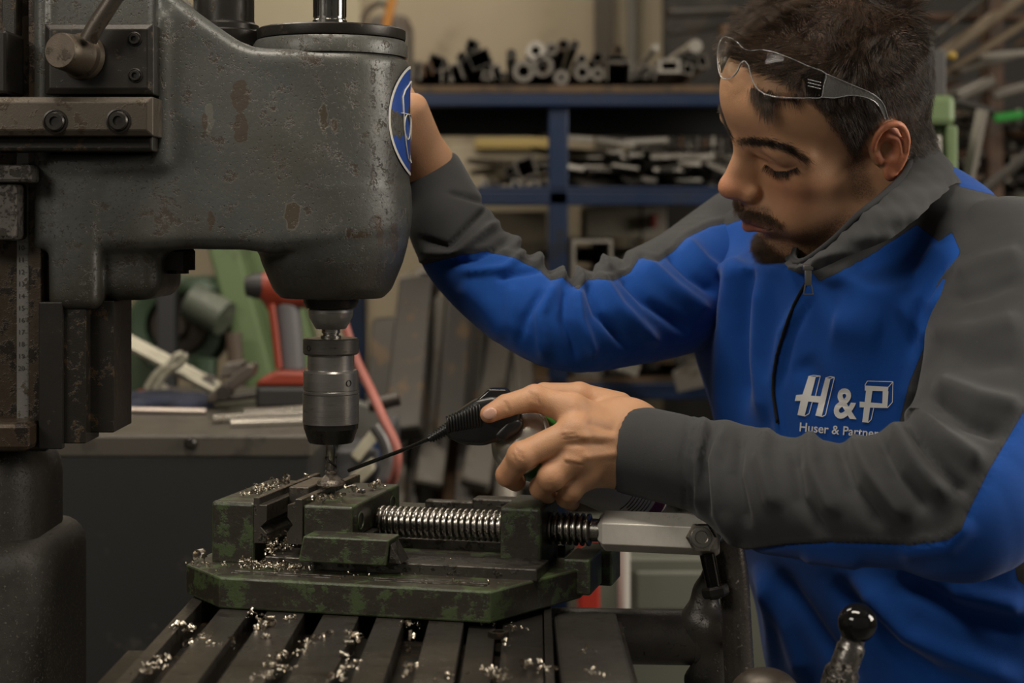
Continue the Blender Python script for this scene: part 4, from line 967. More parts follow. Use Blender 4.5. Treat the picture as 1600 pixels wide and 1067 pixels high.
    for k in range(-4, 11):
        t = str(10 + k); cu = D.curves.new('n', 'FONT'); cu.body = t; cu.size = .0058; cu.align_x = 'CENTER'; cu.resolution_u = 2; o = D.objects.new('n', cu); COL.objects.link(o); bpy.context.view_layer.update()
        me = D.meshes.new_from_object(o.evaluated_get(bpy.context.evaluated_depsgraph_get())); D.objects.remove(o); me.materials.append(ink)
        if len(t) and 388 + k * 18.8 < 600: link('scale_number', me, ru, loc=at(33, 388 + k * 18.8 + 3, 1.4424), rot=(math.pi / 2, 0, 0), world=True)
    b = MB(); x0, x1 = at(50, 0, 1.447).x, at(70, 0, 1.447).x; b.box((x0, 1.436, at(0, 700, 1.44).z), (x1, 1.46, at(0, -80, 1.44).z), .0008); b.build('column_edge', BRONZE, cl)
    b = MB(); b.box((at(8, 0, 1.44).x, 1.43, at(0, 150, 1.43).z), (at(24, 0, 1.43).x, 1.46, at(0, -80, 1.43).z), .001); b.build('column_rib', OILY, cl)
    b = MB(); b.box((at(-60, 0, 1.42).x, 1.40, at(0, 147, 1.4).z), (at(11, 0, 1.4).x, 1.45, at(0, 46, 1.4).z), .003); b.build('stop_block', DARK, cl)
    b = MB(); b.box((at(-60, 0, 1.42).x, 1.405, at(0, 285, 1.4).z), (at(48, 0, 1.405).x, 1.45, at(0, 257, 1.4).z), .003); b.box((at(-60, 0, 1.42).x, 1.41, at(0, 376, 1.4).z), (at(24, 0, 1.41).x, 1.45, at(0, 285, 1.4).z), .004); b.build('depth_pointer', worn('pitted_grey', (.10, .09, .08), (.03, .025, .02), .5, .5, 150, .5, .8), cl)
    b = MB(); b.box((at(-60, 0, 1.42).x, 1.405, at(0, 704, 1.41).z), (at(47, 0, 1.41).x, 1.46, at(0, 660, 1.41).z), .004); b.build('lower_stop', BRONZE, cl)
    # dovetail slide below the casting
    zt_ = at(0, 470, 1.45).z
    def rail(name, xl, xr, Ya, Yb_, y1, m, par):
        q = MB(); q.box((at(xl, 0, Ya).x, Ya, at(0, y1, Ya).z), (at(xr, 0, Ya).x, Yb_, zt_), .0010); return q.build(name, m, par)
    sl = rail('dovetail_slide', 60, 97, 1.428, 1.437, 702, DARK, root)
    rail('slide_rail', 70, 134, 1.434, 1.481, 693, OILY, sl); rail('slide_rail', 70, 178, 1.450, 1.518, 676, OILY, sl)
    q = MB(); q.box((-.52, 1.46, .02), ((110 - 800) * 1.60 / FP, 1.60, at(0, 704, 1.47).z), .03, 5); q.box((-.55, 1.44, 0), ((144 - 800) * 1.62 / FP, 1.62, at(0, 803, 1.6).z), .025, 5); q.build('base_column', CASTI, root, smooth=40)
    # bolt cluster below the arm
    bm = MB(); c = at(277, 382, 1.49); q = MB(); q.lathe([(.0155, -.016), (.0155, 0), (.0135, .003), (.0135, .012)], 6, M=Matrix.Translation((c.x, 1.49, c.z - .006))); q.lathe([(.009, -.021), (.009, -.016), (.009, 0)], 16, M=Matrix.Translation((c.x + .001, 1.49, c.z - .004))); bm.bm.free(); q.build('hanging_nut', OILY, root)
    # ---- spindle and chuck
    Z = lambda y: at(0, y, 1.5).z; r = lambda p: px2m(p, 1.5); T = Matrix.Translation((X0, Y0, 0))
    sp_ = MB(); sp_.lathe([(r(43), Z(464)), (r(43), Z(472)), (r(38), Z(481)), (r(20), Z(482))], 56, M=T); spn = sp_.build('spindle_nose', OILY, root, smooth=35)
    b = MB(); b.lathe([(r(33), Z(482)), (r(35), Z(484)), (r(35), Z(487.5)), (r(34.4), Z(488)), (r(35), Z(489)), (r(34), Z(495)), (r(24.5), Z(512)), (r(23), Z(513.5)), (r(10), Z(513.5))], 64, M=T); ar_ = b.build('spindle_cone', STEEL, spn, smooth=30)
    b = MB(); b.lathe([(r(14.5), Z(512)), (r(14.5), Z(520)), (r(12.5), Z(521)), (r(12.5), Z(523)), (r(16), Z(524)), (r(16), Z(528))], 40, M=T); b.build('arbor', BRIGHT, spn, smooth=30)
    ch = empty('chuck', (X0, Y0, Z(528))); ch.parent = root; ch.matrix_parent_inverse = wmat(root).inverted(); ch['label'] = 'dark steel keyless chuck in stepped rings'
    def ring(name, prof, m, seg=72, sm=30): q = MB(); q.lathe(prof, seg, M=T); return q.build(name, m, ch, smooth=sm)
    darks = worn('dark_turned_steel', (.105, .095, .085), (.05, .042, .035), .36, .6, 60, .6, .1, stretch=(1, 1, 8)); blk = worn('blackened_sleeve', (.045, .042, .038), (.09, .072, .052), .28, .7, 50, .62, .06)
    ring('top_collar', [(r(16), Z(527.5)), (r(41.5), Z(528)), (r(43.5), Z(530)), (r(43.5), Z(551)), (r(41), Z(553.5)), (r(30), Z(553.5))], darks)
    ring('neck_band', [(r(30), Z(552)), (r(36.5), Z(553)), (r(36.5), Z(577)), (r(30), Z(578))], STEEL)
    ring('upper_sleeve', [(r(30), Z(576)), (r(37), Z(577)), (r(41), Z(578)), (r(43), Z(581)), (r(43), Z(608)), (r(42), Z(609)), (r(43.3), Z(610.5)), (r(43.3), Z(614)), (r(30), Z(614.5))], STEEL)
    kn = [(r(30), Z(614))]
    for i in range(30):
        y = 615 + i * 1.53; kn += [(r(43.8), Z(y)), (r(43.8), Z(y + .8)), (r(43.2), Z(y + 1.1)), (r(43.2), Z(y + 1.4))]
    kn += [(r(43.6), Z(661)), (r(30), Z(661.5))]; ring('grip_sleeve', kn, STEEL)
    ring('nose_cone', [(r(30), Z(661)), (r(42.8), Z(661.5)), (r(42.4), Z(669)), (r(41.6), Z(670)), (r(35.6), Z(688)), (r(33.5), Z(691)), (r(12), Z(691))], blk)
    for (x, y, rr_) in ((486, 542, .0022), (548, 596, .0026)):
        an = math.acos((x - 517) / 43.5); q = MB(); q.lathe([(rr_, -.001), (rr_ * 1.1, .0004), (rr_ * .85, .0004), (rr_ * .8, -.0008), (.0001, -.0008)], 20, M=frame((X0 + r(43.2) * math.cos(an), Y0 - r(43.2) * math.sin(an), Z(y)), (math.cos(an), -math.sin(an), 0), (0, 0, 1)), cap=False); q.build('chuck_hole', OILY, ch, smooth=40)
    dr = MB(); V_ = []; dr.lathe([(r(8), Z(692)), (r(8), Z(712)), (r(7.4), Z(713)), (r(7.4), Z(738)), (.0003, Z(742))], 28, M=T); db = dr.build('drill_bit', BRIGHT, ch, smooth=40)
    for ph in (0, math.pi):
        q = MB(); q.tube([(X0 + r(7.6) * math.cos(ph + t * 5.0), Y0 + r(7.6) * math.sin(ph + t * 5.0), Z(714 + 24 * t)) for t in np.linspace(0, 1, 24)], .0011, 6); q.build('flute', OILY, db, smooth=180)
    # ---- table with T-slots
    zT = CZ - .310; Yf, Yb = .98, 1.66
    def X_(x): return (x - 800) / FP * 1.361
    sk = .0126
    def strip(name, xa, xb, ztop, th, m, par, y0=Yf, y1=Yb, bev=.0006):
        q = MB(); q.prism([(xa + sk * (y0 - 1.361), y0), (xb + sk * (y0 - 1.361), y0), (xb + sk * (y1 - 1.361), y1), (xa + sk * (y1 - 1.361), y1)], ztop - th, ztop, 'z', bev); return q.build(name, m, par)
    TM = worn('oily_table_iron', (.085, .077, .068), (.045, .038, .030), .30, .7, 45, .55, .25, low=(.05, .043, .036))
    tb = strip('table', X_(272), X_(860), zT - .018, .055, OILY, root, bev=.002); tb['label'] = 'slotted cast iron table, oily and littered with chips'
    for a, b_ in ((272, 293), (332, 383), (410, 472), (502, 560), (588, 632), (671, 726)): strip('slot_strip', X_(a), X_(b_), zT, .0185, TM, tb)
    strip('table_ledge', X_(235), X_(272.5), zT - .007, .02, OILY, tb, y1=1.285)
    strip('slot_strip', X_(733), X_(775), zT - .004, .016, DARK, tb); strip('slot_strip', X_(786), X_(848), zT - .004, .016, DARK, tb); strip('slot_strip', X_(850), X_(862), zT - .001, .018, DARK, tb)
    q = MB(); q.lathe([(.008, 0), (.008, .0045), (.005, .0045), (.005, .001), (.0001, .001)], 6, M=Matrix.Translation((X_(780) + sk * -.03, 1.315, zT - .0045)), cap=False); q.build('table_plug', OILY, tb)
    q = MB(); a, b_ = at(868, 990, 1.345), at(972, 1120, 1.345); q.box((a.x, 1.20, b_.z), (b_.x, 1.42, a.z), .003); q.build('gear_cover', worn('grey_oily_cover', (.05, .046, .04), (.03, .025, .02), .35, .3, 90, .6, .3), tb)
    q = MB(); q.box((b_.x - .002, 1.205, b_.z - .0), (b_.x + .004, 1.415, a.z - .006), .002); q.build('cover_edge', OILY, tb)
    q = MB(); q.box((-.22, 1.10, .35), (.0, 1.6, zT - .07), .02); q.build('table_knee', CASTI, root)
    # ---- horizontal tube with yoke and standing lever pipe
    ci = worn('pitted_dark_casting', (.085, .077, .068), (.075, .068, .06), .36, .35, 160, .62, .9, bscale=500)
    c0, c1 = at(850, 992, 1.50), at(1100, 996, 1.50); q = MB(); q.tube([c0, c1], .0237, 40); tu = q.build('cross_tube', ci, root, smooth=50)
    q = MB(); q.tube([at(1082, 996, 1.5), at(1092, 996, 1.5)], .0255, 40); q.build('tube_collar', ci, tu, smooth=50)
    s = SDF(at(1070, 1120, 1.42) + Vector((0, 0, 0)), at(1190, 850, 1.55) , .002) if False else SDF((.14, 1.40, at(0, 1130, 1.5).z), (.24, 1.57, at(0, 840, 1.5).z), .0022)
    A = lambda x, y, Y=1.49: np.array(at(x, y, Y))
    s.chain([A(1092, 975), A(1108, 985), A(1120, 1010), A(1112, 1060)], [.016, .018, .015, .015], .012); s.chain([A(1098, 960), A(1102, 925), A(1113, 885, 1.48)], [.015, .009, .007], .01); s.cap(A(1110, 985), A(1140, 985, 1.46), .013, .012, .01)
    s.cap(A(1090, 1062), A(1135, 1062), .012, .012, .008); s.cap(A(1115, 1040), A(1120, 1130), .016, .018, .008)
    V, Q = s.mesh(2); link('yoke', np_mesh('yoke', V, Q, ci), tu)
    q = MB(); q.tube(catmull([at(1136, 840, 1.43), at(1146, 900, 1.43), at(1151, 980, 1.43), at(1156, 1067, 1.43), at(1160, 1200, 1.43)], 6), .0125, 28); q.build('lever_pipe', worn('pitted_pipe', (.15, .135, .12), (.25, .22, .19), .26, .75, 220, .6, .7, bscale=380), tu, smooth=60)
    # ball lever
    q = MB(); q.tube(catmull([at(1334, 985, 1.27), at(1330, 1010, 1.27), at(1316, 1050, 1.27), at(1298, 1110, 1.28)], 6), [.0088] * 6 + [.0105] * 6 + [.013] * 7, 22)
    bl = q.build('ball_lever', worn('pitted_bright', (.30, .28, .26), (.08, .07, .06), .3, 1.0, 160, .52, .9, bscale=420), root, smooth=60); bl['label'] = 'pitted steel lever with glossy black ball'
    q = MB(); q.sphere(at(1340, 973, 1.265), .0143, 40, 24); q.build('ball_knob', mat('black_bakelite', (.006, .006, .006), .08), bl, smooth=180)
    q = MB(); q.sphere(at(1195, 1088, 1.32), .022, 32, 20, (1.25, 1, 1)); q.build('lever_hub', worn('brown_hub', (.06, .047, .035), (.03, .025, .02), .4, .4, 90, .6, .3), bl, smooth=180)
    q = MB(); q.tube([at(1195, 1100, 1.32), at(1298, 1112, 1.28)], .012, 16); q.build('lever_shaft', OILY, bl, smooth=60)
    return root
# ------------------------------------------------------------------ machine vise
def build_vise():
    cth, sth = math.cos(math.radians(13.8)), math.sin(math.radians(13.8)); zT = CZ - .310
    O = Vector((-.236, 1.392, zT)); VM = Matrix(((cth, sth, 0, O.x), (-sth, cth, 0, O.y), (0, 0, 1, O.z), (0, 0, 0, 1)))
    root = empty('machine_vise', VM @ Vector((.11, .12, 0))); tag(root, 'green painted drill vise bolted on the slotted table, strewn with chips', 'vise')
    def gfn(nt):
        n1 = noise(nt, 42, 6, .72); n2 = noise(nt, 230, 4, .7)
        g = mixc(nt, n2, (.034, .055, .018), (.058, .085, .030)); dk = mixc(nt, n2, (.016, .014, .010), (.034, .028, .019))
        f = ramp(nt, n1, [(.52, (0, 0, 0)), (.57, (1, 1, 1))]); c = mixc(nt, f, dk, g)
        c = mixc(nt, math_(nt, 'MULTIPLY', edge_wear(nt), .8), c, (.10, .15, .065))
        sp = ramp(nt, noise(nt, 800, 2), [(.72, (0, 0, 0)), (.76, (1, 1, 1))]); c = mixc(nt, sp, c, (.16, .15, .12))
        return {'Base Color': c, 'Normal': bump(nt, math_(nt, 'MULTIPLY_ADD', f, .5, n2), .4, .0008), 'Roughness': math_(nt, 'MULTIPLY_ADD', n1, .4, .22)}
    G = mat('chipped_green_paint', (.05, .08, .03), .4, 0, gfn, Specular_IOR_Level=.6)
    IR = worn('oily_ground_iron', (.085, .077, .067), (.03, .026, .02), .32, .7, 90, .52, .35)
    def B(name, lo, hi, m=G, bev=.0018, par=root): q = MB(); q.box(lo, hi, bev, 2, M=VM); return q.build(name, m, par)
    q = MB(); q.prism([(0, 0), (.2257, 0), (.276, .105), (.276, .145), (.2257, .245), (0, .245), (-.049, .19), (-.049, .0446)], .0006, .0255, 'z', .0016, M=VM); base = q.build('base', G, root)
    # rails, grooves and end lugs
    for v0, v1 in ((.048, .090), (.155, .197)): B('guide_rail', (.02, v0, .0245), (.252, v1, .0345), IR, .001, base)
    for (a, b_) in ((.006, .095), (.125, .215)): B('mounting_slot', (a, .020, .0250), (b_, .0235, .0262), OILY, .0003, base); B('slot_lip', (a - .003, .0165, .0250), (b_ + .003, .0195, .0265), IR, .0005, base); B('slot_lip', (a - .003, .024, .0250), (b_ + .003, .0275, .0265), IR, .0005, base)
    B('end_lug', (.262, .100, .004), (.285, .150, .034), G, .002, base); B('end_lug', (.262, .160, .0), (.292, .20, .030), G, .002, base)
    # fixed jaw
    fj = MB(); fj.box((-.032, .057, .024), (.0072, .187, .0767), .003, 3, M=VM); fj = fj.build('fixed_jaw', G, root)
    prof = [(.0072, .0435), (.0072, .0815), (.0125, .0815), (.0125, .0755), (.0190, .0755), (.0190, .0625), (.0135, .0572), (.0190, .0515), (.0190, .0435)]
    q = MB()
    bm = q.bm; Aa = [bm.verts.new(VM @ Vector((u, .055, w))) for u, w in prof]; Bb = [bm.verts.new(VM @ Vector((u, .203, w))) for u, w in prof]
    bm.faces.new(Aa); bm.faces.new(Bb[::-1])
    for i in range(len(prof)): bm.faces.new((Aa[i], Bb[i], Bb[(i + 1) % len(prof)], Aa[(i + 1) % len(prof)]))
    bmesh.ops.recalc_face_normals(bm, faces=bm.faces[:]); bmesh.ops.bevel(bm, geom=bm.edges[:], offset=.0004, segments=1, affect='EDGES')
    JP = worn('scratched_jaw_steel', (.15, .135, .115), (.04, .033, .025), .30, .85, 80, .56, .3); q.build('jaw_plate', JP, fj)
    # moving jaw
    mj = MB(); mj.box((.0500, .057, .050), (.0935, .187, .0767), .0022, 3, M=VM); mj = mj.build('moving_jaw', G, root)
    prof = [(.0505, .0440), (.0505, .0815), (.0440, .0815), (.0440, .0780), (.0372, .0765), (.0372, .0660), (.0418, .0600), (.0372, .0540), (.0372, .0440)]
    q = MB(); bm = q.bm; Aa = [bm.verts.new(VM @ Vector((u, .055, w))) for u, w in prof]; Bb = [bm.verts.new(VM @ Vector((u, .203, w))) for u, w in prof]
    bm.faces.new(Aa); bm.faces.new(Bb[::-1])
    for i in range(len(prof)): bm.faces.new((Aa[i], Bb[i], Bb[(i + 1) % len(prof)], Aa[(i + 1) % len(prof)]))
    bmesh.ops.recalc_face_normals(bm, faces=bm.faces[:]); bmesh.ops.bevel(bm, geom=bm.edges[:], offset=.0004, segments=1, affect='EDGES'); q.build('jaw_plate', JP, mj)
    for v0, v1 in ((.030, .0575), (.1865, .214)):
        q = MB(); q.prism([(.056, .0350), (.0605, .056), (.1340, .056), (.1310, .0350)], v0, v1, 'y', .0012, M=VM); q.build('jaw_skirt', G, mj)
        q = MB(); q.prism([(.1325, .0365), (.1340, .052), (.143, .0365)], v0 + .003, v1 - .002, 'y', .0005, M=VM); q.build('skirt_wedge', IR, mj)
    q = MB(); q.box((.056, .0575, .0350), (.0990, .1865, .0502), .001, 1, M=VM); q.build('jaw_carriage', IR, mj)
    for v in (.078, .165):
        q = MB(); q.lathe([(.0078, -.001), (.0078, .0007), (.0066, .0007), (.0064, -.0004), (.0040, -.0004), (.0001, -.0004)], 28, M=VM @ frame((.0936, v, .062), (1, 0, 0), (0, 0, 1)), cap=False); q.build('jaw_bolt', G, mj, smooth=40)
    # spindle
    pr = [(.0001, .0936), (.010, .0936), (.0125, .096)]
    u = .097
    while u < .2785:
        pr += [(.0106, u), (.0134, u + .0011), (.0136, u + .0024), (.0134, u + .0031), (.0106, u + .0042)]; u += .0053
    pr += [(.0095, .2795), (.0095, .288), (.0118, .289), (.0118, .291), (.0001, .291)]
    q = MB(); q.lathe(pr, 36, M=VM @ frame((0, .122, .0545), (1, 0, 0), (0, 0, 1)), cap=False); sc = q.build('screw_spindle', BRIGHT, root, smooth=50)
    q = MB(); q.prism([(.090, .024), (.166, .024), (.166, .046), (.152, .046), (.150, .0775 - .012), (.090, .0775 - .012)], .19, .20, 'y', .001, M=VM) if False else q.box((.12, .176, .034), (.205, .186, .0650), .0015, 2, M=VM); q.box((.165, .170, .034), (.206, .190, .0690), .0015, 2, M=VM); q.build('rear_cover', IR, root)
    nb = MB(); nb.box((.2110, .088, .024), (.2460, .156, .0767), .0030, 3, M=VM); nb = nb.build('spindle_nut_block', G, root)
    # hexagonal handle with cap nut and rod
    q = MB(); q.lathe([(.0120, .2885), (.0172, .2935), (.0172, .3855), (.0150, .3885)], 6, M=VM @ frame((0, .122, .0545), (1, 0, 0), (0, .0, 1)) @ Matrix.Rotation(math.radians(0), 4, 'Z'))
    HX = worn('brushed_hex_steel', (.78, .74, .67), (.55, .51, .45), .42, .3, 60, .6, .25); hx = q.build('hexagon_handle', HX, root)
    bmod = hx.modifiers.new('bevel', 'BEVEL'); bmod.width = .0007; bmod.segments = 2; bmod.limit_method = 'ANGLE'
    nc = VM @ Vector((.3755, .1045, .0555))
    q = MB(); M = frame(nc, (-.05, -1, .18), (1, 0, 0)); q.lathe([(.0125, -.004), (.0125, .004), (.0105, .0055)], 6, M=M); q.lathe([(.0088, .005), (.0082, .0075), (.0055, .0078), (.0048, .0055), (.0001, .0035)], 28, M=M, cap=False); q.build('cap_nut', BRIGHT, hx, smooth=30)
    p0, p1 = VM @ Vector((.379, .115, .040)), at(1119, 935, 1.41); q = MB(); q.tube([p0, p1], [.0062, .0055], 18); rd = q.build('handle_rod', worn('black_rod', (.02, .018, .016), (.05, .045, .04), .25, .8, 80, .6, .1), hx, smooth=50)
    dd = (p1 - p0).normalized(); q = MB(); M = frame(at(1117, 919, 1.41), dd); q.lathe([(.0100, -.002), (.0112, 0), (.0112, .005), (.0098, .007)], 6, M=M); q.build('rod_nut', DARK, rd)
    return root, VM
def build_chips(VM):
    """metal turnings: curls and flakes lying on the vise and in the table slots"""
    rng = np.random.default_rng(12)
    sw = worn('bright_turnings', (.68, .62, .52), (.38, .30, .21), .3, 1.0, 200, .55, .1)
    def curl(r, w, turns, n=12):
        t = np.linspace(0, turns * 2 * math.pi, n); x, y = r * np.cos(t), r * np.sin(t); z = t / 6.283 * w * 1.1
        a = np.stack([x, y, z], 1); b = np.stack([x * 1.04, y * 1.04, z + w], 1); V = np.concatenate([a, b]); F = [[i, i + 1, n + i + 1, n + i] for i in range(n - 1)]; return V, np.array(F)
    def flake(s):
        V = rng.normal(size=(4, 3)) * s * [.9, .45, .25]; V[2] = V[0] + [s * 1.4, s * .4, s * .3]; return V, np.array([[0, 1, 2, 3]])
    def heap(spots, name, label, zone=None):
        Vs, Fs, off = [], [], 0
        for (pt, rad, nc, nf, sz, zz) in spots:
            for k in range(nc + nf):
                a, q = rng.uniform(0, 6.28), abs(rng.normal()) ** .8 * .55
                p = np.array(pt, float) + np.array([math.cos(a) * rad[0] * q, math.sin(a) * rad[1] * q, 0]); p[2] += max(0, (1 - q)) * zz * rng.uniform() + .0008
                V, F = curl(sz * rng.uniform(.5, 1.3), sz * rng.uniform(.6, 1.6), rng.uniform(.6, 1.8)) if k < nc else flake(sz * rng.uniform(.25, .6))
                R = np.array(Quaternion(rng.normal(size=4)).normalized().to_matrix()); V = V @ R.T
                V[:, 2] -= V[:, 2].min(); V = V + p; Vs.append(V); Fs.append(F + off); off += len(V)
        V = np.vstack(Vs); F = np.vstack(Fs)
        o = link(name, np_mesh(name, V, F, sw, smooth=True)); return tag(o, label, 'swarf', kind='stuff')
    L = lambda u, v, w: tuple(VM @ Vector((u, v, w)))
    S = []
    for k in range(16): S.append((L(-.012 + rng.normal() * .006 + k * .0006, .085 + k * .006, .0767), (.006, .006), 7, 8, .0013, .006))
    for (u, v, n) in ((.060, .072, 7), (.066, .080, 5), (.07, .095, 4), (.075, .118, 4), (.078, .150, 8), (.083, .16, 4), (.062, .14, 3)): S.append((L(u, v, .0767), (.006, .008), n, 4, .0019, .002))
    heap(S, 'chips_on_jaws', 'small shiny metal chips heaped on top of the green vise jaws')
    S = []
    for k in range(26): S.append((L(.002 + k * .0022 + rng.normal() * .004, .030 + .03 * rng.uniform(), .0262), (.008, .012), 10, 26, .0009, .004))
    for k in range(12): S.append((L(.028 + rng.normal() * .005, .055 + k * .008, .0345), (.006, .008), 22, 30, .0010, .016))
    for k in range(10): S.append((L(-.040 + k * .004, .045 + rng.normal() * .012, .0257), (.006, .01), 3, 14, .0008, .001))
    for k in range(16): S.append((L(.10 + k * .009, .008 + rng.uniform() * .03, .0262), (.006, .006), 1, 7, .0008, .001))
    for k in range(14): S.append((L(.14 + k * .007, .07 + rng.normal() * .006, .0347), (.006, .006), 0, 9, .0007, .001))
    for k in range(8): S.append((L(.095 + k * .005, .045, .056), (.006, .006), 0, 6, .0007, .001))
    S.append((L(-.040, .06, .0257), (.003, .003), 2, 0, .0034, .001))
    heap(S, 'chips_on_vise_base', 'fine bright chips spilled between the jaws and over the vise base')
    zT = CZ - .310; S = []
    def T(x, y, dz=0.0): q = at(x, y, 1.0); Y = (.310 - dz) / (-(q.z - CZ)); return tuple(at(x, y, Y))
    big = [(275, 985, 4), (297, 990, 5), (300, 1008, 4), (268, 985, 3), (365, 1015, 2), (415, 975, 5), (405, 990, 4), (420, 985, 4), (512, 998, 3), (548, 995, 3), (565, 998, 2), (500, 1003, 3), (640, 1025, 3), (645, 1003, 2), (638, 1060, 2), (545, 1030, 3), (560, 1008, 2), (418, 1003, 3), (790, 1012, 2), (820, 1045, 3), (775, 1060, 5)]
    for x, y, n in big: S.append((T(x, y, -.003), (.006, .006), n // 2 + 1, 3, .0023, .002))
    for x, y, n in [(238, 1045, 22), (252, 1035, 18), (228, 1055, 15), (425, 1045, 30), (436, 1030, 25), (415, 1060, 30), (445, 1050, 18), (540, 1048, 22), (528, 1062, 22), (555, 1040, 12), (644, 1045, 14), (640, 980, 14), (700, 1063, 10), (765, 1052, 25), (780, 1062, 25), (830, 1040, 12), (480, 1010, 12), (470, 1025, 12), (395, 965, 16), (330, 1008, 8), (452, 970, 16), (322, 1000, 10), (800, 985, 12), (850, 1050, 10), (760, 975, 12), (910, 1020, 6), (930, 1055, 8)]:
        S.append((T(x, y, -.002), (.011, .013), n, n * 3, .0010, .003))
    heap(S, 'chips_on_table', 'curled bright chips scattered in the table slots before the vise')
def build_workpiece(VM):
    q = MB(); q.box((.019, .105, .066), (.0372, .165, .0835), .0008, 1, M=VM); wp = q.build('workpiece', worn('sawn_steel', (.20, .18, .155), (.09, .075, .06), .35, .9, 90, .55, .3)); tag(wp, 'short steel bar clamped between the vise jaws under the drill', 'workpiece')
    Z = lambda y: at(0, y, 1.5).z; r = lambda p: px2m(p, 1.5)
    q = MB(); q.lathe([(r(9), Z(735)), (r(10), Z(738)), (r(8.5), Z(741)), (r(14), Z(746)), (r(21), Z(751)), (r(22), Z(757)), (r(12), Z(758))], 32, M=Matrix.Translation((-.1572, 1.5, 0))); q.build('swarf_cone', worn('wet_swarf', (.30, .26, .22), (.14, .11, .09), .3, .8, 150, .5, .7), wp, smooth=60)
def build_can():
    A, Bq = at(803, 684, 1.438), at(1005, 774, 1.575); d = (A - Bq).normalized()
    root = empty('spray_can', A); tag(root, 'lubricant spray can with black trigger head in the worker\'s left hand', 'spray can')
    M = frame(A, d, (0, 0, 1)); R = .0285
    body = mat('can_label_white', (.42, .41, .39), .35); purple = mat('can_band_purple', (.11, .012, .045), .35); green = mat('can_green', (.03, .16, .02), .35); met = mat('tinplate', (.60, .57, .51), .32, .8)
    Lc = (A - Bq).length
    q = MB(); q.lathe([(R, -Lc + .012), (R, -.020)], 48, M=M); cb = q.build('can_body', body, root, smooth=40)
    q = MB(); q.lathe([(R + .0002, -Lc + .002), (R + .0003, -Lc + .018), (R, -Lc + .0181)], 48, M=M); q.build('purple_band', purple, cb, smooth=40)
    q = MB(); q.lathe([(R + .0003, -.034), (R + .0003, -.010)], 48, M=M, cap=False); q.build('green_band', green, cb, smooth=40)
    q = MB(); q.lathe([(R - .002, -.012), (R + .0012, -.011), (R + .0016, -.009), (R + .0008, -.0075), (R - .001, -.007), (R - .003, -.002), (R - .009, .006), (R - .014, .010), (.010, .012)], 48, M=M); q.build('can_dome', met, root, smooth=50)
    q = MB(); q.lathe([(R - .002, -Lc), (R + .0012, -Lc + .0005), (R + .0012, -Lc + .0025), (R, -Lc + .003)], 48, M=M); q.build('bottom_rim', met, root, smooth=50)
    ink = mat('label_ink', (.03, .03, .03), .6); q = MB()
    for k in range(7):
        for a0, a1 in ((-2.55, -1.2),):
            pts = [M @ Vector((math.cos(a) * (R + .0003), math.sin(a) * (R + .0003), -Lc + .024 + k * .0045)) for a in np.linspace(a0 + .08 * (k % 3), a1, 14)]; q.tube(pts, .00035, 4)
    o = q.build('label_lines', ink, cb); o['kind'] = 'stuff'
    # trigger head
    blk = mat('black_plastic', (.012, .012, .012), .32); Yh = 1.428
    P = lambda x, y, Y=Yh: np.array(at(x, y, Y))
    def slab(name, pts, hw, bev, par, m=blk, Y=Yh): q = MB(); q.prism([(P(x, 0, Y)[0], P(0, y, Y)[2]) for x, y in pts], Y - hw, Y + hw, 'y', bev, 3); return q.build(name, m, par, smooth=40)
    th = slab('trigger_head', [(697, 655), (722, 637), (745, 622), (770, 617), (800, 622), (816, 640), (812, 662), (788, 684), (756, 695), (722, 693), (697, 680)], .0115, .0045, root)
    slab('trigger', [(742, 626), (764, 606), (792, 606), (802, 618), (808, 640), (760, 640)], .0085, .0022, th, mat('glossy_black', (.012, .012, .012), .1))
    slab('head_collar', [(768, 680), (790, 655), (812, 650), (820, 660), (812, 676), (790, 690)], .0125, .004, th)
    for k in range(12):
        t = k / 11; x = 700 + 50 * t; y = 664 - 15 * t; hh = 13 + 7 * t; yy = Yh - .0120; q = MB(); q.tube([P(x - 2, y - hh, yy + .002), P(x - .5, y - hh * .6, yy - .0006), P(x + 1, y + hh * .6, yy - .0006), P(x + 2, y + hh, yy + .002)], .00095, 6); q.build('grip_rib', blk, th, smooth=180)
    q = MB(); q.tube([P(702, 668), P(670, 686)], [.0042, .0030], 14); nz = q.build('nozzle', blk, th, smooth=60)
    for k in range(7): t = k / 7; q = MB(); a, b_ = Vector(P(700 - 28 * t, 669 + 16 * t)), Vector(P(698 - 28 * t, 670 + 16 * t)); q.tube([a, b_], .0052 - .0012 * t, 12); q.build('nozzle_ring', blk, nz, smooth=60)
    q = MB(); q.tube([P(670, 686), P(640, 699, 1.44), P(545, 735, 1.48)], .0017, 10); q.build('straw', mat('black_tube', (.008, .008, .008), .2), root, smooth=60)
    return root
